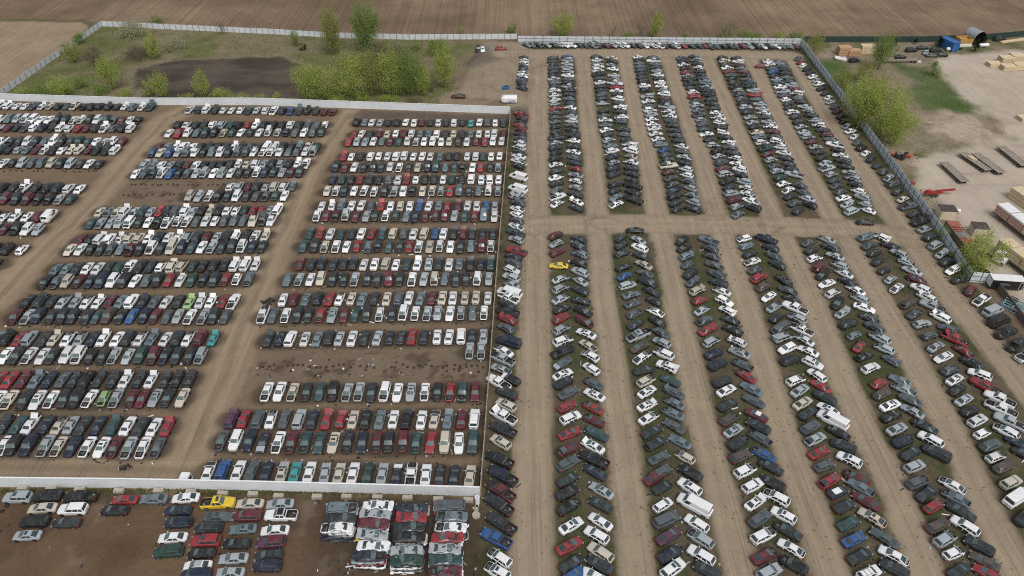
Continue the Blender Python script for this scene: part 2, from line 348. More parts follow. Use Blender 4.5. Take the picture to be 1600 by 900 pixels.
# the land beyond the detailed sheet, to the horizon
far_soil = noisy(new_mat('far_soil_mat', (.18, .132, .098), 1, spec=.1), .05, .6, coords='Object')
pb = PB()
for x0, x1, y0, y1 in ((-6000, 6000, 439, 8000), (-6000, -289.5, -600, 439), (289.5, 6000, -600, 439), (-289.5, 289.5, -600, 40.3)):
    pb.poly([(x0, y0, -.06), (x1, y0, -.06), (x1, y1, -.06), (x0, y1, -.06)])
tag(pb.build('distant_ground', far_soil), kind='structure')

# ------------------------------------------------------------------ fences and walls
white_panel = noisy(new_mat('white_wall_mat', (.66, .70, .73), .6), .35, .35, (.50, .53, .55))
white_fence = noisy(new_mat('white_fence_mat', (.60, .64, .67), .6), .3, .5, (.42, .45, .47))
grey_fence = noisy(new_mat('grey_fence_mat', (.72, .80, .84), .55), .4, .4, (.60, .67, .70))
post_dark = new_mat('dark_post_mat', (.075, .085, .09), .7)
cap_mat = new_mat('wall_cap_mat', (.74, .77, .78), .6)
tan_wood = noisy(new_mat('weathered_wood_mat', (.36, .315, .24), .9), .8, .6)
brown_wood = noisy(new_mat('brown_board_mat', (.185, .135, .105), .9), .5, .6, (.12, .085, .065))
green_mesh = noisy(new_mat('green_windbreak_mat', (.022, .05, .042), .9), .3, .5, (.014, .03, .026))
galv = noisy(new_mat('galvanised_mat', (.40, .43, .45), .45, .5), .6, .5)
concrete = noisy(new_mat('concrete_mat', (.40, .365, .31), .95), .9, .7, (.24, .215, .175))
def resample(P, step):
    out = []
    for a, b in zip(P[:-1], P[1:]):
        n = max(1, round((b - a).length / step))
        out += [a + (b - a) * k / n for k in range(n)]
    return out + [P[-1]]
def fence(name, label, px, h, panel, post=None, step=3.0, side=1, rails=(), thick=.05, cat='fence', cap=None, post_w=.1, group=None):
    P = GP(*px); t = thing(name, label, cat, P[0], 0, group)
    pb, cp, rl = PB(), PB(), PB()
    for a, b in zip(P[:-1], P[1:]):
        u = (b - a); L = u.length; ang = math.atan2(u.y, u.x); c = (a + b) / 2 - P[0]
        pb.box((c.x, c.y, h / 2), (L, thick, h), 0, ang)
        if cap: cp.box((c.x, c.y, h + .05), (L, thick + .12, .1), 0, ang)
        n = Vector((-math.sin(ang), math.cos(ang), 0)) * side
        for z in rails:
            q = c + n * (thick / 2 + .035); rl.box((q.x, q.y, z), (L, .06, .08), 0, ang)
    pb.build('panel', panel, t)
    if cap: cp.build('coping', cap, t)
    if rails: rl.build('rail', post or panel, t)
    if post:
        pm = PB(); pm.box((0, 0, (h + .12) / 2), (post_w, post_w, h + .12)); me = pm.mesh('post', [post])
        pts = resample(P, step)
        for i, q in enumerate(pts):
            d = (pts[min(i + 1, len(pts) - 1)] - pts[max(i - 1, 0)]).normalized(); n = Vector((-d.y, d.x, 0)) * side
            link('post', me, t, q - P[0] + n * (thick / 2 + post_w / 2 + .005), math.atan2(d.y, d.x))
    return t
fence('white_metal_fence', 'white panel fence climbing beside the stubble field towards the meadow corner', [(-60, 196), (0, 152), (80, 96), (160, 41)], 2.2, white_fence, post_dark, 3.2, -1, group='white fences round the meadow')
fence('white_metal_fence', 'long white panel fence with dark posts between meadow and ploughed field', [(160, 41), (330, 49), (420, 53), (520, 59), (640, 62), (808, 61)], 2.2, white_fence, post_dark, 2.6, -1, group='white fences round the meadow')
fence('grey_metal_fence', 'pale grey panel fence behind the car row at the far end of the yard', [(809, 66), (1030, 68), (1250, 70)], 2.6, white_fence, post_dark, 3.4, -1, rails=(.5, 1.6))
fence('grey_metal_fence', 'blue grey steel panel fence running diagonally along the right edge of the yard', [(1250, 71), (1330, 178), (1400, 275), (1460, 358), (1514, 440)], 2.9, grey_fence, post_dark, 3.0, -1, rails=(.5, 1.75))
fence('grey_metal_fence', 'short return of blue grey fence panels by the black box trailer', [(1514, 440), (1545, 443)], 2.9, grey_fence, post_dark, 2.6, -1, rails=(.5, 1.75))
fence('brown_board_fence', 'plain brown board fence sloping past the black box trailer', [(1474, 354), (1489, 375), (1521, 413), (1561, 458), (1598, 507), (1680, 612)], 2.0, brown_wood, None, thick=.12)
fence('windbreak_fence', 'low dark green mesh fence along the ploughed field behind the timber yard', [(1255, 66), (1440, 66), (1540, 62), (1610, 56), (1760, 49)], 2.4, green_mesh, post_dark, 4.0, -1)
fence('white_wall', 'solid white wall between the meadow and the rows of field cars', [(-160, 149), (0, 157), (225, 164), (400, 164), (600, 171), (797, 178)], 2.5, white_panel, None, cat='wall', thick=.14, cap=cap_mat)
fence('white_wall', 'solid white wall with concrete blocks at its foot in front of the field rows', [(-300, 755), (0, 760), (200, 762), (400, 766), (600, 771), (750, 775)], 2.5, white_panel, None, cat='wall', thick=.14, cap=cap_mat)
fence('wooden_fence', 'thin weathered tan fence running between the field rows and the first dirt lane', [(798, 178), (788, 290), (777, 420), (768, 545), (759, 668), (751, 775)], 2.3, tan_wood, tan_wood, 3.2, -1, thick=.12)
bl = PB(); bl.box((0, 0, .35), (1.75, .75, .7), 0, 0, .97)
blocks = [(37, 763), (82, 763), (126, 765), (187, 767), (249, 767), (299, 769), (349, 771), (396, 772), (436, 775), (496, 776), (542, 776), (590, 777), (637, 778), (685, 780), (732, 781)]
bme = bl.mesh('concrete_block', [concrete])
ORD = ['zeroth', 'first', 'second', 'third', 'fourth', 'fifth', 'sixth', 'seventh', 'eighth', 'ninth', 'tenth', 'eleventh', 'twelfth', 'thirteenth', 'fourteenth', 'fifteenth', 'sixteenth', 'seventeenth', 'eighteenth', 'nineteenth', 'twentieth', 'twenty-first', 'twenty-second', 'twenty-third', 'twenty-fourth', 'twenty-fifth', 'twenty-sixth', 'twenty-seventh', 'twenty-eighth', 'twenty-ninth', 'thirtieth']
for i, (x, y) in enumerate(blocks):
    tag(link('concrete_block', bme, None, G(x, y + 2), R(rng.uniform(-4, 1))), f'grey concrete block at the foot of the white wall, {ORD[i + 1]} from the left', 'block', 'concrete blocks bracing the white wall')
# ------------------------------------------------------------------ vehicles: geometry of each body type
PAINT, GLASS, DARK, TYRE, RIM, LAMP, TAIL, METAL, SCREEN = range(9)
TYPES = {  # L, W, H, belt, hood z, x cowl, x rear glass base, x roof front, x roof rear, roof half-width share, side windows (u0, u1)
 's': dict(L=4.75, W=1.77, H=1.42, belt=.96, hood=.76, xc=.98, xr=-1.62, xf=.22, xb=-.98, gt=.70, win=((.18, .49), (.53, .93)), deck=.97, name='sedan', cat='car'),
 'h': dict(L=4.15, W=1.74, H=1.50, belt=.97, hood=.80, xc=1.0, xr=-1.93, xf=.32, xb=-1.45, gt=.72, win=((.05, .22), (.26, .55), (.59, .94)), deck=.99, name='hatchback', cat='car'),
 'u': dict(L=4.72, W=1.90, H=1.76, belt=1.10, hood=.96, xc=.95, xr=-2.22, xf=.38, xb=-1.98, gt=.76, win=((.04, .24), (.28, .57), (.61, .95)), deck=1.1, name='suv', cat='car'),
 'm': dict(L=5.0, W=1.95, H=1.74, belt=1.06, hood=.84, xc=1.45, xr=-2.38, xf=.62, xb=-2.12, gt=.77, win=((.04, .27), (.30, .62), (.65, .95)), deck=1.06, name='minivan', cat='car'),
 'p': dict(L=5.65, W=1.96, H=1.82, belt=1.14, hood=1.0, xc=1.12, xr=-.86, xf=.52, xb=-.70, gt=.74, win=((.06, .42), (.48, .94)), deck=1.12, name='pickup_truck', cat='pickup'),
 'v': dict(L=5.9, W=2.04, H=2.2, belt=1.18, hood=.98, xc=1.90, xr=-2.74, xf=1.25, xb=-2.66, gt=.84, win=((.76, .96),), deck=1.18, name='cargo_van', cat='van'),
}
TYPES_M = {k: dict(v) for k, v in TYPES.items()}   # rounder, newer bodies with longer glass
TYPES_M['s'].update(L=4.8, xc=1.22, xf=.30, xr=-1.88, xb=-.92, gt=.66, H=1.47, hood=.74, taper=1, win=((.20, .50), (.54, .90)))
TYPES_M['h'].update(xc=1.18, xf=.36, taper=1, gt=.68)
TYPES_M['u'].update(L=4.65, xc=1.10, xf=.36, xb=-1.72, gt=.70, H=1.68, taper=1)
TYPES_M['m'].update(taper=1, gt=.74)
def body_type(e): return (TYPES_M if e.get('mod') else TYPES)[e['t']]
def lerp(a, b, t): return a + (b - a) * t
def interp(x, pts):
    for (x0, z0), (x1, z1) in zip(pts[:-1], pts[1:]):
        if x <= x1: return lerp(z0, z1, (x - x0) / (x1 - x0) if x1 > x0 else 0)
    return pts[-1][1]
def top_z(T, x):
    hl = T['L'] / 2
    return interp(x, [(-hl, T['deck'] - .16), (-hl + .1, T['deck'] - .03), (T['xr'] if T['xr'] > -hl + .2 else -hl + .2, T['belt']), (T['xc'], T['belt']), (hl - .38, T['hood']), (hl - .1, T['hood'] - .10), (hl, T['hood'] - .24)])
def car_body(T, typ, pit=False, doorless=False, trunk=False, bedless=False, far=False):
    pb = PB(); hl, w = T['L'] / 2, T['W'] / 2
    xs_ = [-hl, -hl + .07, -hl + .24, -hl + .34, -hl + .9, -.2, T['xc'] - .05, T['xc'] + .13, T['xc'] + .19, (T['xc'] + hl) / 2, hl - .40, hl - .33, hl - .13, hl]
    if typ == 'p': xs_ += [-1.08, -1.00, -hl + .12]
    if typ == 's': xs_ += [T['xr'] - .06, T['xr'] - .12]
    if far: xs_ = [x for x in xs_ if x not in (-hl + .24, -.2, (T['xc'] + hl) / 2)] if typ != 'p' else xs_
    xs_ = sorted(set(round(x, 3) for x in xs_))
    tp = T.get('taper')
    def wf(x): return interp(x, [(-hl, .66), (-hl + .07, .80), (-hl + .24, .91), (-hl + .9, 1), (hl - 1.1, 1), (hl - .40, .91), (hl - .13, .76), (hl, .56)] if tp else [(-hl, .80), (-hl + .07, .90), (-hl + .24, .965), (-hl + .9, 1), (hl - .9, 1), (hl - .40, .945), (hl - .13, .82), (hl, .63)])
    rows, zones = [], []
    for x in xs_:
        zt = top_z(T, x); ww = w * wf(x); zb = .34 if abs(x) > hl - .1 else .22
        half = [(0, zb), (.80 * ww, zb), (.97 * ww, zb + .10), (ww, lerp(zb, zt, .5)), (.975 * ww, zt - .10), (.90 * ww, zt - .015), (.80 * ww, zt + .005), (.755 * ww, zt + .008), (.40 * ww, zt + .028), (0, zt + .034)]
        zone = 0
        if pit and T['xc'] + .185 <= x <= hl - .325: zone = 1
        if trunk and typ == 's' and -hl + .235 <= x <= T['xr'] - .115: zone = 2
        if typ == 'p' and -hl + .11 <= x <= -1.07: zone = 3
        if zone:
            drop = {1: .24, 2: .30, 3: .46}[zone]
            half[7:] = [(half[7][0], zt - drop), (half[8][0], zt - drop), (0, zt - drop)]
        rows.append([(x, y, z) for y, z in half] + [(x, -y, z) for y, z in half[-2:0:-1]]); zones.append(zone)
    n = len(rows[0]); inner = set((6, 7, 8, 9, 10, 11))
    def mat(a, b):
        if b in inner and (zones[a] or zones[a + 1]) and 6 <= b <= 11: return DARK if (zones[a] != 3 and zones[a + 1] != 3) or not bedless else DARK
        if b in (0, 1, n - 1, n - 2): return DARK
        return PAINT
    pb.grid(rows, mat, closed=True)
    pb.poly(rows[0][::-1], PAINT); pb.poly(rows[-1], PAINT)
    # grille and plate areas
    pb.box((hl - .005, 0, T['hood'] - .30), (.05, w * .95, .13), DARK); pb.box((-hl + .0, 0, .62), (.04, .5, .13), METAL)
    pb.box((hl - .05, 0, .40), (.16, w * 1.35, .13), DARK if far else PAINT)
    # wheel arches
    ax = (hl - .88, -hl + .92) if typ != 'p' else (hl - .95, -hl + 1.1)
    for x0 in ax:
        for sgn in (1, -1):
            pts = [(x0 + .43 * math.cos(t), sgn * (w + .006), max(.235, .33 + .43 * math.sin(t))) for t in [2 * math.pi * k / 12 for k in range(12)]]
            pb.poly(pts if sgn < 0 else pts[::-1], DARK)
    if doorless:
        for x0, x1 in ((-.92, -.06), (.06, .95)):
            if typ == 'p' and x0 < -.5: continue
            for sgn in (1, -1):
                y = sgn * (w + .008)
                pts = [(x0, y, .40), (x1, y, .40), (x1 - .02, y, T['belt'] - .06), (x0 + .02, y, T['belt'] - .06)]
                pb.poly(pts[::-1] if sgn > 0 else pts, DARK)
    if pit:
        xm = (T['xc'] + hl) / 2 - .05; z0 = top_z(T, xm) - .24
        pb.box((xm, .05, z0 + .10), (.5, .55, .16), METAL if typ in 'su' else DARK); pb.box((xm + .3, -.3, z0 + .07), (.3, .3, .12), DARK); pb.box((xm - .1, .45, z0 + .09), (.2, .16, .12), METAL)
    if typ == 'p':
        pb.box((-1.8, .25, T['belt'] - .36), (.7, .25, .14), METAL, .4); pb.box((-2.2, -.3, T['belt'] - .34), (.3, .5, .16), RIM, 1.0)
    # greenhouse
    gb, gt = .885 * w, T['gt'] * w; zb_, zr = T['belt'] - .01, T['H'] - .11
    xc, xr, xf, xb = T['xc'], T['xr'], T['xf'], T['xb']
    xm = (xf + xb) / 2
    ring0 = [(xc, gb), (xc + .06, gb * .5), (xc + .08, 0), (xc + .06, -gb * .5), (xc, -gb), ((xc + xr) / 2, -gb * 1.0), (xr, -gb), (xr - .02, 0), (xr, gb), ((xc + xr) / 2, gb)]
    ring1 = [(xf, gt), (xf + .05, gt * .5), (xf + .06, 0), (xf + .05, -gt * .5), (xf, -gt), (xm, -gt * 1.01), (xb, -gt), (xb - .02, 0), (xb, gt), (xm, gt * 1.01)]
    k = .90
    ring2 = [(xm + (x - xm) * .90, y * k) for x, y in ring1]
    pb.grid([[(x, y, zb_) for x, y in ring0][::-1], [(x, y, zr) for x, y in ring1][::-1], [(x, y, T['H'] - .03) for x, y in ring2][::-1]], PAINT, closed=True)
    rf = [(x, y, T['H'] - .03) for x, y in ring2]
    c = (xm, 0, T['H'] + .005)
    for i in range(10): pb.poly([rf[i], rf[(i + 1) % 10], c], PAINT)
    return pb
def roof_quad(T, x0, x1, ysh, dz, mat):
    pb = PB(); gt = T['gt'] * T['W'] / 2 * ysh; z = T['H'] + dz
    pb.box(((x0 + x1) / 2, 0, z), (x1 - x0, 2 * gt, .02), mat); return pb
def patch(P00, P10, P01, P11, u0, u1, v0, v1, off, mat, nu=1, bulge=None):
    """bilinear quad window between corners (u along P0->P1, v up)"""
    pb = PB()
    def pt(u, v):
        a = Vector(P00).lerp(Vector(P10), u); b = Vector(P01).lerp(Vector(P11), u); q = a.lerp(b, v) + Vector(off)
        if bulge: q.x += bulge * (1 - (2 * u - 1) ** 2)
        return q
    us = [lerp(u0, u1, i / nu) for i in range(nu + 1)]
    pb.grid([[pt(u, v0) for u in us], [pt(u, v1) for u in us]], mat)
    return pb
def glass_parts(T, openside=False):
    w = T['W'] / 2; gb, gt = .885 * w, T['gt'] * w; zb_, zr = T['belt'] - .01, T['H'] - .11
    xc, xr, xf, xb = T['xc'], T['xr'], T['xf'], T['xb']
    ws = patch((xc, gb, zb_), (xc, -gb, zb_), (xf, gt, zr), (xf, -gt, zr), .06, .94, .05, .98, (.018, 0, .012), SCREEN, 4, .078)
    rw = patch((xr, -gb, zb_), (xr, gb, zb_), (xb, -gt, zr), (xb, gt, zr), .07, .93, .10, .94, (-.022, 0, .012), GLASS, 2, -.02)
    sw = []
    for sgn in (1, -1):
        o = PB()
        for u0, u1 in T['win']:
            a, b = (xr, sgn * gb, zb_), (xc, sgn * gb, zb_); c, d = (xb, sgn * gt, zr), (xf, sgn * gt, zr)
            q = patch(a, b, c, d, u0, u1, .06, .90, (0, sgn * .014, .006), DARK if openside else GLASS)
            if sgn > 0: q.f = [f[::-1] for f in q.f]
            o.add(q)
        sw.append(o)
    return ws, rw, sw
def hood_panel(T, ang=0.0):
    hl, w = T['L'] / 2, T['W'] / 2; xh, x1 = T['xc'] + .15, hl - .22; pb = PB()
    ca, sa = math.cos(ang), math.sin(ang); rows = []
    for i in range(5):
        x = lerp(xh, x1, i / 4); z = top_z(T, x) + .012; z0 = top_z(T, xh)
        t = x - xh; dz = z - z0
        X, Z = xh + t * ca - dz * sa, z0 + t * sa + dz * ca
        hw = w * .885 * (1 - .06 * (i / 4) ** 2) if ang == 0 else w * .80
        rows.append([(X, hw, Z), (X, hw * .5, Z + .03 * ca), (X, 0, Z + .036 * ca), (X, -hw * .5, Z + .03 * ca), (X, -hw, Z)])
    pb.grid(rows[::-1], PAINT)
    if ang: pb.grid([[(x + .02 * sa, y, z - .025) for x, y, z in r] for r in rows], PAINT)
    return pb
def trunk_panel(T, typ, ang=R(62)):
    pb = PB(); hl, w = T['L'] / 2, T['W'] / 2
    if typ == 's':
        xh, L, z0 = T['xr'] - .06, hl + T['xr'] - .15, T['belt'] + .03
    else:
        xh, L, z0, ang = T['xb'] + .05, .95, T['H'] - .06, R(14)
    a = (xh, z0); b = (xh - L * math.cos(ang), z0 + L * math.sin(ang)); n = (math.sin(ang) * .04, math.cos(ang) * .04)
    hw = w * .74
    for s_ in (1, -1):
        q = [(a[0] + s_ * n[0] / 2, -hw, a[1] + s_ * n[1] / 2), (a[0] + s_ * n[0] / 2, hw, a[1] + s_ * n[1] / 2), (b[0] + s_ * n[0] / 2, hw * .93, b[1] + s_ * n[1] / 2), (b[0] + s_ * n[0] / 2, -hw * .93, b[1] + s_ * n[1] / 2)]
        pb.poly(q if s_ < 0 else q[::-1], PAINT if s_ > 0 or typ == 's' else PAINT)
    return pb
def trunk_hole(T, typ):
    pb = PB(); w = T['W'] / 2
    if typ != 's':
        pb.add(patch((T['xr'], -.8 * w, T['belt'] - .3), (T['xr'], .8 * w, T['belt'] - .3), (T['xb'], -.7 * w, T['H'] - .13), (T['xb'], .7 * w, T['H'] - .13), .02, .98, 0, 1, (-.07, 0, .015), DARK))
    return pb
def wheel_geo():
    pb = PB()
    n = 14; prof = [(.33, -.10), (.335, 0), (.33, .10), (.24, .105)]
    rows = [[(r * math.cos(2 * math.pi * k / n), y, r * math.sin(2 * math.pi * k / n)) for k in range(n)] for r, y in prof]
    pb.grid(rows, TYRE, closed=True); pb.poly(rows[0], TYRE)
    rim = [(.24 * math.cos(2 * math.pi * k / n), .108, .24 * math.sin(2 * math.pi * k / n)) for k in range(n)]
    pb.poly(rim[::-1], TYRE)
    return pb
def rim_geo():
    pb = PB(); n = 10
    a = [(.215 * math.cos(2 * math.pi * k / n), .112, .215 * math.sin(2 * math.pi * k / n)) for k in range(n)]
    b = [(.06 * math.cos(2 * math.pi * k / n), .128, .06 * math.sin(2 * math.pi * k / n)) for k in range(n)]
    pb.grid([b, a], RIM, closed=True); pb.poly(b[::-1], RIM); return pb
def wheel_spots(T, typ):
    hl, w = T['L'] / 2, T['W'] / 2
    ax = (hl - .88, -hl + .92) if typ != 'p' else (hl - .95, -hl + 1.1)
    return [(x, s * (w - .085), .33, 0 if s > 0 else math.pi) for x in ax for s in (1, -1)]
def lamp_geo(T, front, sgn):
    pb = PB(); hl, w = T['L'] / 2, T['W'] / 2
    if front: pb.box((hl - .17, sgn * w * .70, T['hood'] - .15), (.26, .34, .13), LAMP, -sgn * .55)
    else: pb.box((-hl + .07, sgn * w * .78, T['deck'] - .20), (.13, .26, .20 if T['L'] > 4.3 else .16), TAIL, sgn * .25)
    return pb
def mirror_geo(T, sgn):
    pb = PB(); pb.box((T['xc'] - .22, sgn * (T['W'] / 2 + .07), T['belt'] + .06), (.12, .2, .14), PAINT, 0, .85); return pb
def rack_geo(T):
    pb = PB()
    for s in (1, -1): pb.box(((T['xf'] + T['xb']) / 2, s * T['gt'] * T['W'] / 2 * .80, T['H'] + .02), (abs(T['xf'] - T['xb']) * .8, .05, .05), DARK)
    for x in (.3, .7): pb.box((lerp(T['xf'], T['xb'], x), 0, T['H'] + .045), (.05, T['gt'] * T['W'] * .8, .03), DARK)
    return pb
# paints
PAINTS = {'W': ('white', (.74, .755, .77)), 'B': ('black', (.010, .011, .013)), 'K': ('charcoal', (.021, .027, .032)), 'G': ('dark grey', (.078, .095, .107)), 'S': ('silver', (.33, .37, .395)),
 'N': ('navy', (.014, .020, .042)), 'U': ('blue', (.026, .088, .25)), 'R': ('red', (.26, .028, .035)), 'M': ('maroon', (.105, .018, .029)), 'T': ('dark teal', (.026, .066, .072)), 'E': ('beige', (.50, .465, .385)),
 'Y': ('yellow', (.66, .47, .03)), 'L': ('lime green', (.25, .38, .17)), 'A': ('turquoise', (.045, .29, .29)), 'P': ('plum', (.085, .030, .065)), 'O': ('brown', (.085, .064, .056)), 'D': ('dark green', (.014, .05, .037)), 'F': ('grey blue', (.13, .175, .20))}
def paint_mat(name, color=None):
    m = new_mat(name, color or (.5, .5, .5), .34, .0, .35); n = m.node_tree; b = n.nodes['Principled BSDF']; b.inputs['Coat Roughness'].default_value = .16
    geo = n.nodes.new('ShaderNodeNewGeometry'); no = n.nodes.new('ShaderNodeTexNoise'); no.inputs['Scale'].default_value = .9; no.inputs['Detail'].default_value = 5
    n.links.new(geo.outputs['Position'], no.inputs['Vector'])
    mr = n.nodes.new('ShaderNodeMapRange'); mr.inputs['From Min'].default_value = .40; mr.inputs['From Max'].default_value = .75; mr.inputs['To Min'].default_value = .01; mr.inputs['To Max'].default_value = .13
    n.links.new(no.outputs['Fac'], mr.inputs['Value'])
    mx = n.nodes.new('ShaderNodeMix'); mx.data_type = 'RGBA'; mx.inputs[7].default_value = (.23, .195, .155, 1)
    if color: mx.inputs[6].default_value = (*color, 1)
    else:
        at = n.nodes.new('ShaderNodeAttribute'); at.attribute_name = 'paint'; n.links.new(at.outputs['Color'], mx.inputs[6])
    n.links.new(mr.outputs[0], mx.inputs[0]); n.links.new(mx.outputs[2], b.inputs['Base Color'])
    mr2 = n.nodes.new('ShaderNodeMapRange'); mr2.inputs['From Min'].default_value = .3; mr2.inputs['From Max'].default_value = .7; mr2.inputs['To Min'].default_value = .25; mr2.inputs['To Max'].default_value = .6
    n.links.new(no.outputs['Fac'], mr2.inputs['Value']); n.links.new(mr2.outputs[0], b.inputs['Roughness'])
    return m
PM = {k: paint_mat(v[0].replace(' ', '_') + '_paint', v[1]) for k, v in PAINTS.items()}
glass_m = noisy(new_mat('car_glass', (.030, .044, .046), .10, spec=.7), 1.3, .5, (.10, .125, .125), coords='Object')
dark_m = noisy(new_mat('black_plastic', (.014, .014, .014), .75), 5, .8, (.05, .045, .04))
tyre_m = new_mat('tyre_rubber', (.018, .018, .018), .9); rim_m = noisy(new_mat('alloy_rim', (.34, .345, .35), .4, .6), 9, .6)
lamp_m = new_mat('headlamp_lens', (.30, .31, .32), .2); tail_m = new_mat('tail_lamp_lens', (.32, .012, .012), .25); metal_m = noisy(new_mat('engine_metal', (.12, .118, .112), .6, .4), 6, .7)
front_glass = noisy(new_mat('windshield_glass', (.085, .125, .125), .08, spec=.7), 1.1, .6, (.15, .19, .185), coords='Object')
CARM = [PM['W'], glass_m, dark_m, tyre_m, rim_m, lamp_m, tail_m, metal_m, front_glass]
_mc = {}
def cm(key, fn):
    if key not in _mc:
        pb = fn(); _mc[key] = (pb.mesh(key[0], CARM) if pb.v else None)
    return _mc[key]
def make_car(e):
    """one vehicle as an Empty with its parts; e: dict(t, c, fl, loc, rz, label, group, fine)"""
    t, c, fl = e['t'], e['c'], e['fl']; T = body_type(e); md = bool(e.get('mod'))
    root = thing(T['name'], e['label'], T['cat'], e['loc'], e['rz'], e['group'])
    def part(name, key, fn, loc=(0, 0, 0), rz=0, parent=None, paint=c):
        me = cm((name, md) + key, fn)
        if me is None: return None
        o = link(name, me, parent or root, loc, rz)
        if any(m_ == PAINT for m_ in _pm(me)):
            o.material_slots[0].link = 'OBJECT'; o.material_slots[0].material = PM[paint]
        return o
    pit, dl, tr = 'x' in fl or 'o' in fl, 'd' in fl, 't' in fl
    part('body', (t, pit, dl, tr), lambda: car_body(T, t, pit, dl, tr))
    gl = glass_parts(T, dl); sc_ = (.96 if md else 1) + .09 * (((e['loc'][0] * 12.9898 + e['loc'][1] * 78.233) % 1) - .5); root.scale = (sc_, 1 + (sc_ - 1) * .6, 1 + (sc_ - 1) * 1.3)
    part('windshield', (t,), lambda: gl[0])
    if not (tr and t != 's'): part('rear_window', (t,), lambda: gl[1])
    else: part('cargo_opening', (t,), lambda: trunk_hole(T, t))
    for i in (0, 1): part('side_window', (t, dl, i), lambda: gl[2][i])
    if 'o' in fl: part('hood', (t, 1), lambda: hood_panel(T, R(58)))
    elif 'x' not in fl: part('hood', (t, 0), lambda: hood_panel(T, 0), paint=e.get('hc') or c)
    if tr: part('trunk_lid' if t == 's' else 'tailgate', (t,), lambda: trunk_panel(T, t))
    if 'n' in fl: part('sunroof', (t,), lambda: roof_quad(T, T['xf'] - .62, T['xf'] - .14, .62, .006, GLASS))
    if 'w' in fl: part('roof_panel', (t,), lambda: roof_quad(T, T['xb'] + .1, T['xf'] - .06, .93, .002, PAINT), paint=e.get('rc', 'W'))
    if 'k' in fl: part('roof_rack', (t,), lambda: rack_geo(T))
    if 'b' in fl: part('toolbox', (t,), lambda: toolbox(T))
    for x, y, z, r in wheel_spots(T, t):
        wl = part('wheel', (), wheel_geo, (x, y, z), r)
        if e['fine']: part('rim', (), rim_geo, parent=wl)
    if e['fine']:
        for s in (1, -1):
            if 'x' not in fl: part('headlight', (t, s), lambda: lamp_geo(T, True, s))
            part('tail_light', (t, s), lambda: lamp_geo(T, False, s)); part('side_mirror', (t, s), lambda: mirror_geo(T, s))
    return root
def toolbox(T):
    pb = PB(); pb.box((-1.15, 0, T['belt'] + .02), (.36, T['W'] * .86, .26), METAL); return pb
_pmc = {}
def _pm(me):
    if me.name not in _pmc:
        a = np.zeros(len(me.polygons), np.int32); me.polygons.foreach_get('material_index', a); _pmc[me.name] = set(a.tolist())
    return _pmc[me.name]
def far_geo(t, fl, mod=False):
    """the same vehicle as one merged polygon set for the far-off mass"""
    T = (TYPES_M if mod else TYPES)[t]; pit, dl, tr = 'x' in fl or 'o' in fl, 'd' in fl, 't' in fl
    pb = car_body(T, t, pit, dl, tr, far=True); ws, rw, sw = glass_parts(T, dl)
    pb.add(ws); pb.add(sw[0]); pb.add(sw[1]); pb.add(trunk_hole(T, t) if tr and t != 's' else rw)
    if 'o' in fl: pb.add(hood_panel(T, R(58)))
    if tr: pb.add(trunk_panel(T, t))
    if 'n' in fl: pb.add(roof_quad(T, T['xf'] - .62, T['xf'] - .14, .62, .006, GLASS))
    for x, y, z, r in wheel_spots(T, t):
        wpb = PB(); n = 8
        a = [(.32 * math.cos(2 * math.pi * k / n), .1, .32 * math.sin(2 * math.pi * k / n)) for k in range(n)]; b = [(p[0], -.1, p[2]) for p in a]
        wpb.grid([a, b], TYRE, closed=True); wpb.poly(a[::-1], TYRE); r_ = [(p[0] * .6, .104, p[2] * .6) for p in a]; wpb.poly(r_[::-1], RIM)
        pb.add(wpb.moved((x, y, z), r))
    return pb
# ------------------------------------------------------------------ where every vehicle stands (read off the photograph, put back on the ground)
CARS = []
FIELD_DIR = dirdeg(G(752, 768), G(797, 172))
def axis_heading(px, py, slope, left):
    """ground heading of a car whose long axis has this slope in the photo; nose towards the middle of its strip"""
    a = G(px - 10, py + 10 * slope if left else py - 10 * slope, .5); b = G(px + 10, py - 10 * slope if left else py + 10 * slope, .5)
    return dirdeg(a, b) if left else dirdeg(b, a)
def put(t, c, fl, px, py, rz, row, z=.7):
    p = G(px, py, z); CARS.append(dict(mod=(row[0] in 'LRF' and not (row == 'LOT' and t == 'u') or row == 'far' and px > 800) and t in 'shum', t=t, c=c, fl=fl, loc=(p.x, p.y, 0.03), rz=rz, row=row, px=px, py=py))
def heading_slope(y):
    return interp(y, [(0, .10), (200, .12), (335, .45), (345, .45), (400, .45), (600, .53), (740, .52), (760, .58), (900, .60)])
TILES = {'1': (740, 590), '2': (955, 590), '3': (1170, 590), '4': (1380, 590), '5': (740, 745), '6': (955, 745), '7': (1170, 745), '8': (1380, 745)}
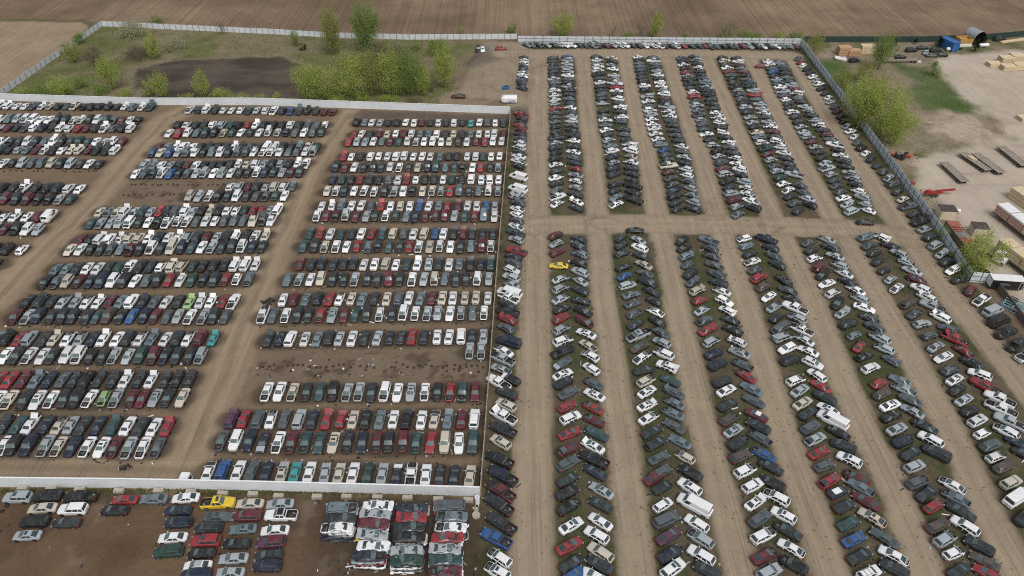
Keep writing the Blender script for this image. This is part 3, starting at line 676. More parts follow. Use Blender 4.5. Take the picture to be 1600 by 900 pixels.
HB = {
 'FC': '1 225,45pW 1 335,15uB 1 300,140uKx 1 295,250uEn 1 270,350pWo 1 265,470pK 1 245,585uEn 1 235,745pBb 1 262,890pN 5 245,130pM 5 225,250pKb 5 250,425pK 5 205,560pU 5 235,735uWxd 5 215,860uWxn',
 'L1': '1 815,45uKd 1 860,135sG 1 845,260hRo 1 880,365uWd 1 870,505sRn 1 850,650sMxr 1 855,780uGn 5 855,22sK 5 850,145uB 5 865,270sBx 5 885,440sWn 5 870,625sRn 5 890,785sK 5 900,895sU',
 'R1': '1 1085,50sGx 1 1095,155sWn 1 1080,270sRx 1 1090,385sMx 1 1115,510sTo 1 1080,620sWon 1 1090,745pB 1 1100,855sN 5 1160,125sSn 5 1150,250sKn 5 1150,405sW 5 1115,530uWd 5 1150,690uE 5 1145,800uK 5 1100,905sW',
 'L2': '2 315,30uEx 2 325,125sWn 2 325,250sWon 2 340,365sWx 2 370,490sK 2 405,595sKt 2 435,725sGd 2 450,855sGd 6 400,0sMx 6 465,95hKx 6 470,255hW 6 500,390mG 6 520,535sP 6 530,705uNk 6 560,835uWn',
 'R2': '2 535,25sT 2 565,130sGo 2 575,230sFxd 2 560,325sFx 2 570,440sGd 2 625,580sF 2 670,720hEx 2 715,865uB 6 710,95uWn 6 755,260vW 6 775,425uW 6 810,565uSx 6 815,715uWd 6 870,850uK',
 'L3': '2 1010,35uK 2 1045,115sW 2 1055,245sK 2 1070,375uOx 2 1110,480sSn 2 1155,590uKx 2 1175,715uO 2 1215,845uWx 7 35,80uW 7 60,230sWon 7 100,380uG 7 130,535uWx 7 145,715sMx 7 185,865uS',
 'R3': '3 20,100sF 3 45,210sG 3 70,340sMw 3 85,445uK 3 100,545sGxt 3 135,695sUx 3 200,810sKx 7 215,60mB 7 250,190uWxd 7 315,350uWn 7 355,490sKx 7 385,645sWdt 7 410,800uBx',
 'L4': '3 425,25uWxd 3 465,115sS 3 490,230sE 3 540,320sK 3 560,450uG 3 605,555sSt 3 635,680sR 3 685,800hG 7 735,35sRt 7 810,140hNw 7 865,270hK 7 905,420sT 7 955,565sU 7 1005,720sK 7 1090,875uWk',
 'R4': '3 650,75sR 3 690,185uK 3 720,285sWn 3 760,390vW 3 810,495sBxd 3 860,620mK 3 910,745uWdn 7 980,10sMx 7 1015,95sFt 7 1060,220sM 7 1120,370sEntd 7 1230,555sGd 8 95,715sWtd 8 100,835uK',
 'L5': '4 -40,50hR 4 -10,150uO 4 65,250sWn 4 75,350sBx 4 125,465sS 4 180,575uNx 4 250,685sK 4 285,805uS 8 310,50uGx 8 395,150sK 8 455,268hR 8 490,445uOo 8 560,565uSx 8 640,690hWx 8 690,850sK',
 'R5': '4 155,25sF 4 185,105sSxt 4 245,200sG 4 265,305sSd 4 375,440sKx 4 430,565uWd 4 485,685mK 8 630,75sWxt 8 660,190sFxt 8 705,315sK 8 740,450uWd 8 870,630uK 8 920,765sO 8 960,885sR',
 'L6': '4 650,15sWn 4 675,105sB 4 735,200sS 4 790,300uB 4 855,390uWn 4 900,505hWx 4 975,615uG 4 1020,720hWxd 4 1090,810uOo 8 1160,50uE 8 1215,190vW 8 1290,370uB',
 'R6': '4 925,80pR 4 1055,195pW 4 1065,285pWx 4 1145,400pS 4 1115,490uWx 4 1230,600sN 4 1290,700sK',
}
for row, s in HB.items():
    for tl, x, y, t, c, fl in re.findall(r'(\d) (-?\d+),(-?\d+)([a-z])([A-Z])([a-z]*)', s):
        px, py = TILES[tl][0] + int(x) / 5.805, TILES[tl][1] + int(y) / 5.805
        left = row[0] == 'L'; h = axis_heading(px, py, heading_slope(py), left) + R(rng.uniform(-5, 5))
        if 'r' in fl: h += math.pi
        put(t, c, fl.replace('r', ''), px, py, h, row)
# random mix for what is too far away to read one by one
def rand_car(field):
    t = rng.choices('suhmp', (52, 24, 12, 7, 5) if not field else (50, 22, 8, 12, 8))[0]
    c = rng.choices('WSGKBFNMREUTOD', (25, 17, 16, 18, 8, 3.5, 4.5, 3.5, 3, 2, 1, 1, 1, .5) if not field else (29, 10, 7, 19, 9, 5, 5, 4.5, 3, 5, 1.2, 3.5, .5, 1))[0]
    fl = ''
    if rng.random() < (.30 if field else .46): fl += 'x'
    elif rng.random() < .12: fl += 'o'
    if rng.random() < .62 and t != 'p' and not field: fl += 'd'
    if rng.random() < .14: fl += 't' if t != 'p' else ''
    if rng.random() < .22: fl += 'n'
    return t, c, fl
COLS = {  # photo polylines of the far stretches of the herringbone columns
 'L1': [[(864, 92), (871, 220), (869, 228), (871, 330)], [(868, 369), (877, 455), (880, 588)]],
 'R1': [[(885, 90), (895, 220), (896, 232), (901, 328)], [(904, 374), (907, 461), (926, 590)]],
 'L2': [[(932, 90), (950, 215), (958, 240), (963, 327)], [(970, 372), (976, 435), (985, 455), (1007, 587)]],
 'R2': [[(955, 92), (975, 212), (984, 232), (991, 329)], [(997, 376), (1010, 437), (1018, 457), (1043, 584)]],
 'L3': [[(997, 90), (1025, 215), (1041, 240), (1060, 337)], [(1066, 377), (1082, 440), (1089, 455), (1125, 585)]],
 'R3': [[(1020, 91), (1055, 212), (1065, 232), (1086, 337)], [(1106, 377), (1122, 440), (1128, 460), (1168, 596)]],
 'L4': [[(1066, 92), (1102, 207), (1122, 240), (1155, 337)], [(1162, 374), (1185, 435), (1207, 476), (1241, 582)]],
 'R4': [[(1085, 90), (1127, 200), (1142, 232), (1180, 335)], [(1197, 375), (1220, 427), (1235, 465), (1276, 590)]],
 'L5': [[(1130, 92), (1187, 217), (1208, 255), (1250, 335)], [(1262, 380), (1292, 445), (1302, 460), (1366, 588)]],
 'R5': [[(1150, 92), (1197, 185), (1223, 240), (1268, 328)], [(1290, 375), (1325, 442), (1336, 455), (1400, 582)]],
 'L6': [[(1200, 97), (1232, 165), (1257, 207), (1278, 237), (1332, 335)], [(1352, 372), (1372, 410), (1407, 460), (1452, 525), (1488, 584)]],
 'R6': [[(1218, 100), (1250, 160), (1275, 192), (1307, 232), (1360, 338)], [(1375, 372), (1415, 407), (1440, 455), (1472, 502), (1532, 590)]],
 'F7': [[(1246, 92), (1278, 130), (1307, 172), (1350, 237), (1385, 275), (1425, 332), (1470, 395), (1500, 440), (1550, 487), (1578, 530), (1620, 575)]],
 'FC': [[(819, 92), (814, 142)], [(815, 176), (812, 222), (809, 266)], [(809, 303), (807, 340), (806, 380)], [(803, 402), (798, 446)], [(794, 466), (790, 518)], [(787, 549), (780, 592)]],
}
for row, segs in COLS.items():
    for P in segs:
        pts = resample(GP(*P), .25); d = 0; nxt = 0
        for a, b in zip(pts[:-1], pts[1:]):
            d += (b - a).length
            if d >= nxt:
                gap = rng.uniform(3.0, 3.7) if row not in ('FC',) else rng.uniform(2.9, 3.6)
                if row == 'F7': gap = rng.uniform(3.2, 3.9)
                nxt = d + gap * (.82 if row == 'FC' else 1)
                if rng.random() < .02 and row != 'F7': nxt += 2.5
                px, py = project(b.x, b.y); py -= 2
                left = row[0] == 'L' or row == 'F7'; sl = heading_slope(py) if row not in ('F7', 'FC') else (.5 if row == 'F7' else .42)
                h = axis_heading(px, py, sl, left) + R(rng.gauss(0, 7))
                if rng.random() < .12: h += math.pi
                t, c, fl = rand_car(False)
                if row in ('FC',) and rng.random() < .3: t = rng.choice('pu')
                if row == 'F7' and py > 300 and rng.random() < .75: c = rng.choice('KBKGS')
                if row == 'F7' and py > 450: t = rng.choice('ppuv'); c = rng.choice('WKBMSW')
                put(t, c, fl, px + rng.uniform(-1, 1), py, h, row)
for p in ((992, 360, 's', 'B'), (1352, 347, 's', 'B'), (873, 415, 's', 'Y'), (716, 150, 's', 'M'), (1188, 103, 'h', 'R')):
    put(p[2], p[3], '', p[0], p[1], R(175) if p[1] > 340 else R(178), 'far')
for x in (747, 754, 761): put('s' if x != 747 else 'u', {747: 'B', 754: 'W', 761: 'G'}[x], '', x, 77, R(-85), 'far')
put('u', 'R', '', 783, 76, R(5), 'far')
# car row along the far fence
n = 42
for i in range(n):
    px = lerp(823, 1243, i / (n - 1)); t, c, fl = rand_car(False); put(t, c, fl, px + rng.uniform(-2, 2), lerp(70, 73, i / n), R(-48) + R(rng.gauss(0, 10)), 'far')
# rows of the left field
TF = {'E': (400, 450), 'F': (400, 675), 'G': (0, 450), 'H': (0, 675), 'D': (400, 225), 'A': (400, 0)}
ROWS = [  # name, tile, y in the tile (left, right), nose away / towards the camera, cars
 ('W1', 'H', 243, 'A', '1305sW 1395uU 1490sW 1575sG'), ('W1', 'F', (248, 272), 'A', '65sN 165sEn 245sA 335sW 432sS 520sE 608sW 700sD 790sS 880sN 970pWx 1062sW 1150sKx 1240sN 1338sE'),
 ('W2', 'H', 55, 'T', '1385sGx 1475uW 1560sN'), ('W2', 'F', 66, 'T', '45sK 140sWx 222sMx 310sTx 398sT 485sEn 575sKx 665sN 755sMx 830uKx 920uMx 1000sTx 1093sR 1180uE 1268sW 1357uT'),
 ('W3', 'G', 815, 'A', '1450uPo 1525sR'), ('W3', 'E', 820, 'A', '15uG 95sWx 180sG 272uS 355sN 445sRo 532hRo 608sE 688sB 775sF 860sW 945uBo 1035sW 1117sE 1200sFo 1285sM 1365uW'),
 ('W4', 'E', 650, 'T', '68sWx 148sW 230sEx 318sKx 400sT 482uBx 570sSx 645sSx 722sK 805uWx 885sW 968sSn 1055sWx 1135sBx 1213sRx 1290uTo 1370sM'),
 ('W5', 'E', 395, 'T', '1335sSx 1407sSx'),
 ('W6', 'E', (318, 300), 'A', '80sKo 152sN 218uW 308sWn 385sF 458uK 522sS 602sW 680sK 760sS 835sN 908sK 975sR 1050sN 1132sW 1207sW 1282uW 1350sK 1422sS'),
 ('W7', 'E', (172, 155), 'T', '45pWx 108sG 185sWx 262uK 330sK 402sRx 477sSn 552sM 622sT 693uK 772sWx 850sK 920uWx 995sWx 1070sSx 1135sS 1212sW 1280sSx 1353sF 1425sWx'),
 ('W8', 'E', (70, 58), 'A', '170sW 240uM 312sF 388uK 460sR 525sWx 597sE 665sF 742sK 818sE 892uG 957sW 1028sF 1100sM 1165sE 1230sW 1305sE 1375sE 1450sW'),
 ('W9', 'D', 845, 'T', '200sF 270sSx 340sW 405uE 482uK 550sK 617sSx 697uK 760sKx 832uM 898sK 975sWx 1050sS 1115uEx 1180sF 1250sK 1312sKx 1383uWx 1455sS'),
 ('W9', 'D', 750, 'A', '278sMo 350sK 415uKo 485sK 550sK 612uKo 675sW 742sW 812uE 875sW 943sT 1010sWo 1080sS 1143uKo 1207sW 1270sF 1340uKo 1405sN 1467uTo'),
 ('W9', 'D', 640, 'T', '298sT 368uK 430sEx 500sWx 565sW 632sR 700sFx 762sKo 832sT 900sKx 958sR 1018sWx 1085sE 1148sWx 1215sW 1278sK 1343sF 1410uM 1467sWx'),
 ('W9', 'D', 560, 'A', '338sTo 402sRo 467sW 533sT 600sK 660sW 725sR 790sTo 857uE 925uG 985sW 1052uE 1120sU 1172sW 1235uKo 1295uMo 1353uKo 1418sN 1480sK'),
 ('W9', 'D', 450, 'T', '380sWx 440sM 500sMo 560uSx 625sM 690sS 745sK 810sWx 873sTx 940sF 997sN 1058sM 1122sMx 1178uM 1240sS 1302sT 1365sRx 1423uF 1490sW'),
 ('W9', 'D', 385, 'A', '412sW 475sWo 537uFo 598sW 660sW 722uG 783sRo 842sW 903uE 962sW 1022sUo 1080sW 1143sF 1195hR 1262uMo 1323sW 1380sW 1440sU 1493sS'),
 ('W9', 'D', 295, 'T', '445sE 500sWx 552sN 613sW 676sWx 738sWx 803uK 865sSx 920sW 977sKo 1040sE 1100sEx 1155sSx 1213sR 1270uG 1330sK 1390sF 1452uWx 1512sSx'),
 ('W9', 'D', 220, 'A', '483sNo 540sT 597uK 653sR 715uKo 768sK 832uF 888sW 942sRo 1000sWx 1057sK 1113sK 1170sW 1228uDo 1285sK 1345uW 1408sW 1460uW 1517sW'),
 ('W9', 'D', 145, 'T', '500uK 557sM 615sW 675sK 733uK 783sK 838sW 895sWx 955sK 1010sE 1073uK 1123uT 1183sF 1240sT 1290sKo 1353sW 1403sR 1463sK 1513sSx'),
 ('W9', 'D', 75, 'A', '550sRo 597sW 657sK 717uW 768sW 823sW 877uW 928uW 985sW 1040sW 1090sW 1150sF 1205sK 1253sN 1320sW 1373uW 1418sT 1470sW 1523sW'),
 ('W9', 'A', 885, 'T', '580sR 630sS 683sS 733sW 787sF 840sM 893sT 945sW 1000sWx 1050sW 1103uW 1157sW 1207sE 1263sK 1317sW 1375sM 1430sR 1480sW 1535sW'),
 ('W9', 'A', 835, 'A', '615sR 662sW 715sK 770sMo 820sE 875sW 925uM 973uW 1027sF 1080sF 1130uW 1185sK 1235sE 1290sK 1342sF 1393sW 1447sW 1490uW 1548sM'),
 ('W9', 'A', 765, 'A', '630uB 680sF 725sW 777sS 830sK 883uK 937sW 988sW 1037sM 1090sK 1140sW 1188sK 1237uW 1292sK 1343sA 1397sW 1445uG 1495sW 1545sK'),
 ('B1', 'H', (85, 100), 'T', '25sWx 85uB 180uN 285sSx 365sEx 455sNn 545sWx 635sWn 715sMx 805sSx 895sWx 985sGx'),
 ('B2', 'G', (850, 866), 'A', '30sKo 115sT 195sWo 290sN 372sEx 445sS 522sK 615sN 712sTo 800sW 885sK 965sW 1048sRo'),
 ('B3', 'G', (702, 685), 'T', '-15sW 60sEx 155sKx 235sWn 320sWx 405uK 480uBx 560sWx 648hLx 725sSx 825sMx 890sM 970sSn 1050sKx 1140sE'),
 ('B4', 'G', 572, 'A', '-5sR 65sR 150sMo 230sFo 310sN 395sG 467sKo 545uBx 622sKo 710sKo 787sWox 872sKo 947sWo 1035sKo 1110sBo 1187sBo'),
 ('B5', 'G', 425, 'T', '35sW 105uK 182sWx 265sW 328sK 420uW 492uWx 567sBx 645sKx 715sSx 800sS 880uD 960uMx 1032sN 1107uK 1187sNx 1255uSx'),
 ('B6', 'G', 315, 'A', '-15sF 50uBo 125sR 190uS 280sK 345sEo 425sWx 505sSx 580sN 650sWo 735sW 802uKo 880sWx 955sFo 1037sW 1110uK 1177sWx 1255uMo 1335sAo'),
 ('B7', 'G', 178, 'T', '95sMx 175sSx 240uN 325sKx 395uKx 457uK 545sK 607sT 677uO 757sK 825sU 905uN 967sMx 1045sG 1112sS 1187sWx 1270sSx 1337uK 1410sG'),
 ('B8', 'G', 85, 'A', '175sB 260uKo 328sK 398sSx 477sSo 545sWx 617sWo 690sM 757sF 825uW 897sNo 970sG 1042sW 1117sK 1187sLo 1255sWo 1320sWo 1397sR 1460pW'),
]
for row, tl, zy, nose, s in ROWS:
    toks = re.findall(r'(-?\d+)([a-z])([A-Z])([a-z]*)', s); x0, y0 = TF[tl]
    ya, yb = zy if isinstance(zy, tuple) else (zy, zy); xa, xb_ = int(toks[0][0]), int(toks[-1][0])
    for x, t, c, fl in toks:
        py = y0 + lerp(ya, yb, (int(x) - xa) / max(1, xb_ - xa)) / 4 + rng.uniform(-.8, .8)
        put(t, c, fl, x0 + int(x) / 4, py, FIELD_DIR + R(rng.gauss(0, 1.6)) + (math.pi if nose == 'T' else 0), row, .65)
RR = [((297, 171), (520, 174), 18), ((279, 195), (508, 195), 18), ((265, 208), (503, 207), 18), ((250, 229), (495, 229), 20), ((238, 239), (490, 237), 20), ((227, 258), (479, 255), 20), ((212, 272), (468, 269), 20),
      ((360, 292), (457, 291), 8), ((296, 307), (445, 306), 11), ((157, 331), (435, 328), 22), ((143, 349), (425, 344), 20), ((127, 374), (415, 368), 20), ((110, 390), (410, 385), 20), ((88, 420), (400, 413), 20), ((70, 441), (388, 436), 19),
      ((-12, 165), (235, 167), 20), ((-10, 186), (215, 188), 19), ((-14, 199), (205, 201), 17), ((-10, 221), (190, 222), 16), ((-12, 234), (180, 235), 15), ((-10, 255), (155, 256), 12), ((-12, 292), (125, 295), 9), ((-8, 311), (110, 312), 8),
      ((-12, 338), (80, 338), 6), ((-10, 357), (60, 360), 5), ((-10, 388), (35, 390), 3), ((-8, 414), (5, 412), 1)]
for i, (a, b, n) in enumerate(RR):
    nose = math.pi if i % 2 == 0 and i not in (0,) else 0
    if i in (2, 4, 6, 8, 10, 12, 14): nose = math.pi
    elif i < 15: nose = 0
    for k in range(n):
        t, c, fl = rand_car(True); px = lerp(a[0], b[0], k / max(1, n - 1)); py = lerp(a[1], b[1], k / max(1, n - 1))
        if nose == 0 and rng.random() < .3: fl = fl.replace('x', '').replace('o', '') + 'o'
        put(t, c, fl, px + rng.uniform(-.6, .6), py + rng.uniform(-.5, .5), FIELD_DIR + nose + R(rng.gauss(0, 2)), 'far', .65)
put('v', 'W', '', 78, 337, FIELD_DIR, 'far')
for vx, vy, vc, vt in ((810, 275, 'W', 'v'), (809, 294, 'W', 'v'), (796, 457, 'W', 'v'), (795, 533, 'N', 'v'), (807, 391, 'R', 'p')): put(vt, vc, '', vx, vy, axis_heading(vx, vy, .30, False), 'FC', 1.0)
# loose cars in the lower yard (nose left unless flagged r)
LOOSE = 'H 110,410uSn H 298,402uBk H 505,406pB H 780,422sR H 962,418sF H 1160,412sW H 1362,443pYrn H 1562,448sE H 265,476sE H 455,484uW H 715,490sB H 1112,490sN H 1365,530sGrn H 1548,525mM H 215,560uB H 415,567sK H 1115,565mN H 1305,600mK H 1520,605sFn H 170,645sSn H 1080,660sW H 1285,682uRn H 1480,697sB H 1055,748uD H 1260,757sB H 1460,790sS H 1235,835sWw H 1225,893mN H 1440,878sS F 150,450sS F 157,520pWw F 118,615sW F 95,690uPw F 80,768sK F 72,838uN'
for tl, x, y, t, c, fl in re.findall(r'([HF]) (\d+),(\d+)([a-z])([A-Z])([a-z]*)', LOOSE):
    px, py = TF[tl][0] + int(x) / 4, TF[tl][1] + int(y) / 4
    a, b = G(px, py), G(px - 10, py + .35); put(t, c, fl.replace('r', ''), px, py, dirdeg(a, b) + R(rng.uniform(-3, 3)) + (math.pi if 'r' in fl else 0), 'LOT')
CARS = [e for e in CARS if e['c'] == 'Y' or e['row'] != 'L1' or math.hypot(e['px'] - 873, e['py'] - 415) > 9]
# ------------------------------------------------------------------ the 300 that show largest become things with parts, the rest one mass
def in_frame(e): return -14 < e['px'] < 1612 and -5 < e['py'] < 908
for i, e in enumerate(CARS):
    p = Vector(e['loc']); e['dist'] = (p - Vector((0, 0, H))).length - (6 if e['t'] in 'pv' else 0)
vis = sorted((e for e in CARS if in_frame(e)), key=lambda e: e['dist'])
near = [e for e in vis if e['t'] != 'v'][:300] + [e for e in vis if e['t'] == 'v' and e['dist'] < 220]
nid = set(id(e) for e in near); rest = [e for e in CARS if id(e) not in nid]
TN = {'s': 'sedan', 'h': 'hatchback', 'u': 'suv', 'm': 'minivan', 'p': 'pickup truck', 'v': 'cargo van'}
STRIP = {'1': 'first', '2': 'second', '3': 'third', '4': 'fourth', '5': 'fifth', '6': 'sixth'}
def feature(e):
    for k, w in (('w', {'B': 'black roof', 'S': 'grey roof'}.get(e.get('rc'), 'pale roof')), ('o', 'raised hood'), ('x', 'hood missing'), ('t', 'open trunk' if e['t'] == 's' else 'open tailgate'), ('d', 'missing doors'), ('n', 'dark sunroof'), ('k', 'roof rack')):
        if k in e['fl']: return ' with ' + w
    return ''
groups = {}
for e in near: groups.setdefault(e['row'], []).append(e)
BASE = {'W1': 'in the row behind white wall', 'W2': 'in second row behind white wall', 'W3': 'in third row behind white wall', 'W4': 'in fourth row behind white wall', 'W5': 'in the two-car row beside wooden fence', 'W6': 'in fifth long row behind white wall'}
for e in near:
    if e['row'] == 'LOT':
        if e['c'] == 'W' and e['t'] == 'p': e['rc'] = 'B'
        if e['c'] == 'W' and e['t'] == 's': e['rc'] = 'S'
        if e['c'] == 'P': e['rc'] = 'M'
for row, es in groups.items():
    if row[0] in 'WB': es.sort(key=lambda e: -e['loc'][0])
    elif row == 'LOT': es.sort(key=lambda e: e['loc'][0])
    else: es.sort(key=lambda e: e['loc'][1])
    tot, seen = {}, {}
    for e in es: k = (e['c'], e['t']); tot[k] = tot.get(k, 0) + 1
    for e in es:
        k = (e['c'], e['t']); seen[k] = seen.get(k, 0) + 1
        look = PAINTS[e['c']][0] + ' ' + TN[e['t']]; o = ORD[seen[k]]; f = feature(e)
        if row[0] == 'W':
            L = f'{look}{f}, {o} from wooden fence, {BASE[row][3:]}' if tot[k] > 1 else f'the only {look} {BASE[row]}'
            if tot[k] > 1: L = f'{o} {look} from wooden fence {BASE[row]}'
            g = 'cars in the field rows behind the white wall'
        elif row[0] == 'B':
            b = f'in {STRIP.get(row[1], row[1])} row of left field block'
            L = f'{o} {look} from the dirt lane {b}' if tot[k] > 1 else f'the only {look} {b}'
            g = 'cars in the left field block'
        elif row == 'LOT':
            L = f'{o} {look} from the left in lower yard' if tot[k] > 1 else f'the only {look}{f} in lower yard below white wall'
            g = 'loose cars in the lower yard'
        elif row == 'FC':
            L = f'{o} {look}{f} up the column beside wooden fence'; g = 'wrecks parked beside the wooden fence'
        elif row in ('L1', 'L2', 'L3', 'L4', 'L5', 'L6', 'R1', 'R2', 'R3', 'R4', 'R5', 'R6'):
            L = f'{o} {look}{f} up {"left" if row[0] == "L" else "right"} side of {STRIP[row[1]]} grassy strip'; g = 'wrecks in the herringbone rows on grassy strips'
        else:
            L = f'{o} {look}{f} up the row along grey panel fence'; g = 'cars along the grey panel fence'
        e['hc'] = rng.choice('WKSB') if rng.random() < .07 and row != 'LOT' else None; e['label'] = L; e['group'] = g; e['fine'] = e['dist'] < 150
for e in near:
    if e['row'] == 'LOT' and 'n' in e['fl'] and False: pass
    make_car(e)
for k in list(TYPES):
    if k not in 'shumpv': del TYPES[k]
# the far-off mass: one object
fcache, PV, PF, PL, PMAT, PCOL = {}, [], [], [], [], []
off = 0
for e in rest:
    key = (e['t'], ''.join(sorted(set(e['fl']) & set('xodtn'))), bool(e['mod']))
    if key not in fcache:
        g = far_geo(*key); fcache[key] = (np.array(g.v, float), np.concatenate([np.array(f) for f in g.f]), np.array([len(f) for f in g.f]), np.array(g.m))
    v, li, ln, mi = fcache[key]; c, s = math.cos(e['rz']), math.sin(e['rz'])
    sc_ = rng.uniform(.90, 1.01) if e['mod'] else rng.uniform(.94, 1.05); pv = v * sc_
    PV.append(np.stack([pv[:, 0] * c - pv[:, 1] * s + e['loc'][0], pv[:, 0] * s + pv[:, 1] * c + e['loc'][1], pv[:, 2] + e['loc'][2]], 1))
    PF.append(li + off); PL.append(ln); PMAT.append(mi); off += len(v)
    cc = np.array(PAINTS[e['c']][1]) * rng.uniform(.75, 1.2); PCOL.append(np.tile(np.append(np.clip(cc, 0, .85), 1), (len(v), 1)))
PV, PF, PL, PMAT, PCOL = map(np.concatenate, (PV, PF, PL, PMAT, PCOL))
me = bpy.data.meshes.new('scrap_cars'); me.vertices.add(len(PV)); me.vertices.foreach_set('co', PV.reshape(-1))
me.loops.add(len(PF)); me.loops.foreach_set('vertex_index', PF.astype(np.int32)); me.polygons.add(len(PL))
me.polygons.foreach_set('loop_start', np.concatenate([[0], np.cumsum(PL)[:-1]]).astype(np.int32)); me.update()
for m_ in [paint_mat('mixed_car_paint')] + CARM[1:]: me.materials.append(m_)
me.polygons.foreach_set('material_index', PMAT.astype(np.int32))
a = me.color_attributes.new('paint', 'FLOAT_COLOR', 'POINT'); a.data.foreach_set('color', PCOL.astype(np.float32).reshape(-1)); me.update()
tag(link('scrap_cars', me), 'hundreds of wrecked cars packed in rows across the far parts of the yard', 'cars', None, 'stuff')
print('cars', len(CARS), 'near', len(near), 'rest', len(rest), 'mass polys', len(PL), 'max py cut', min(e['py'] for e in near))
# ------------------------------------------------------------------ blocks of crushed cars below the white wall
def crushed_geo(seed):
    r = random.Random(seed); typ = r.choice('sshsu'); T = TYPES[typ]; pit = r.random() < .6
    body = car_body(T, typ, pit); ws, rw, sw = glass_parts(T)
    a = [r.uniform(0, 6.3) for _ in range(8)]; sag = r.uniform(.30, .48)
    def d(p):
        x, y, z = p
        b = T['belt']; zz = .05 + max(0, z - .2) * .52 if z <= b else .05 + (b - .2) * .52 + (z - b) * sag
        k = .05 * math.sin(2.3 * x + a[0]) * math.cos(3.1 * y + a[1]) + .035 * math.sin(5.7 * x + 4.1 * y + a[2]) + .02 * math.sin(11 * x + a[6]) * math.sin(9 * y + a[7])
        return (x * 1.08 + .05 * math.sin(4 * y + a[3]) + .03 * math.sin(9 * z + 7 * y + a[4]), y * 1.09 + .07 * math.sin(1.9 * x + a[4]) + .05 * math.sin(6 * x + 8 * z + a[5]), max(.01, zz + k * (1 if z > .5 else .3)))
    for q in [body, ws, rw] + sw: q.v = [d(p) for p in q.v]
    for q in (ws, rw): q.v = [(x, y, z + .03) for x, y, z in q.v]
    for q, sg in ((sw[0], 1), (sw[1], -1)): q.v = [(x, y + .03 * sg, z + .02) for x, y, z in q.v]
    for k in range(14):   # bent trim and torn sheet hanging out of the sides
        x = r.uniform(-1.9, 1.9); s = r.choice((1, -1)); body.box((x, s * r.uniform(.92, 1.08), r.uniform(.1, .4)), (r.uniform(.3, 1.1), .06, r.uniform(.05, .14)), r.choice((METAL, DARK, RIM, PAINT, DARK)), r.uniform(-.3, .3), 1, r.uniform(-.15, .15))
    for k in range(5):   # loose parts thrown on the flattened roof
        body.box((r.uniform(-2, 2), r.uniform(-.6, .6), .60 + .08 * r.random()), (r.uniform(.2, .7), r.uniform(.15, .4), .1), r.choice((METAL, DARK, RIM, DARK)), r.uniform(0, 3), .8)
    return body, ws, rw, sw[0], sw[1]
cr_mesh = []
for k in range(9):
    cr_mesh.append([q.mesh(n_, CARM) for q, n_ in zip(crushed_geo(100 + k), ('body', 'windshield', 'rear_window', 'side_window', 'side_window'))])
STACKS = [([(272, 130, 'F'), (258, 235, 'K'), (220, 322, 'W')], 5, 'W S N K W'), ([(618, 110, 'W'), (590, 195, 'S'), (572, 288, 'M'), (562, 388, 'S'), (575, 500, 'W'), (532, 595, 'N')], 5, 'S R W K R'),
          ([(945, 135, 'N'), (938, 222, 'R'), (918, 318, 'K'), (918, 412, 'B'), (892, 545, 'S'), (890, 632, 'D')], 5, 'B W G W K'), ([(1310, 110, 'G'), (1330, 212, 'F'), (1320, 318, 'W'), (1285, 415, 'R'), (1262, 528, 'S'), (1265, 632, 'T'), (1262, 742, 'M')], 5, 'W M S W K')]
LAYER = ['lowest', 'second lowest', 'middle', 'second highest', 'top']
def crushed(px, py, z, c, layer, si, ri, n):
    p = G(px, py, 3.0); jx = 0 if layer == 4 else rng.uniform(-.3, .3)
    look = PAINTS[c][0]; blk = ORD[si + 1]
    lab = f'crushed {look} car on top, {ORD[ri + 1]} pile from white wall, {blk} crushed block' if layer == 4 else f'crushed {look} car {LAYER[layer]} in {ORD[ri + 1]} pile from white wall, {blk} crushed block'
    t = thing('crushed_car', lab, 'crushed car', (p.x + jx, p.y + (0 if layer == 4 else rng.uniform(-.12, .12)), z), R(rng.uniform(-4, 4)) + (math.pi if rng.random() < .5 else 0), 'crushed cars piled in blocks')
    for nm, me in zip(('body', 'windshield', 'rear_window', 'side_window', 'side_window'), rng.choice(cr_mesh)):
        t.rotation_euler.x = t.rotation_euler.x or R(rng.uniform(-3.5, 3.5)); t.rotation_euler.y = t.rotation_euler.y or R(rng.uniform(-2.5, 2.5))
        o = link(nm, me, t)
        if nm == 'body': o.material_slots[0].link = 'OBJECT'; o.material_slots[0].material = PM[c]
for si, (tops, nl, face) in enumerate(STACKS):
    face = face.split()
    for ri, (zx, zy, c) in enumerate(tops):
        px, py = 490 + zx / 6.154, 770 + zy / 6.154
        for l in range(nl):
            cc = c if l == nl - 1 else (face[nl - 2 - l] if ri == len(tops) - 1 else rng.choice('WSGKBNMRETFW'))
            if si == 1 and ri == 3 and l == 3: cc = 'Y'
            crushed(px, py, .05 + l * .585, cc, l, si, ri, nl)

# ------------------------------------------------------------------ small things on the dirt
rust = noisy(new_mat('rusty_steel_mat', (.060, .042, .032), .8), 6, .6)
rim_pb = PB()
A = [(.27 * math.cos(k * .785), .27 * math.sin(k * .785), 0) for k in range(8)]; B = [(p[0], p[1], .26) for p in A]; Cc = [(p[0] * .7, p[1] * .7, .26) for p in A]; D = [(p[0] * .6, p[1] * .6, .08) for p in A]
rim_pb.grid([A, B, Cc, D], 0, closed=True); rim_pb.poly(D, 0)
rim_me = rim_pb.mesh('wheel_rim', [rust])
spots = []
for x in range(403, 762, 9):
    if rng.random() < .85: spots.append((x + rng.uniform(-2, 2), 573 + rng.uniform(-3, 2)))
    if rng.random() < .25: spots.append((x + rng.uniform(-3, 3), 580 + rng.uniform(-3, 3)))
for x in range(205, 356, 8):
    if rng.random() < .9: spots.append((x + rng.uniform(-2, 2), 289 + rng.uniform(-1, 1)))
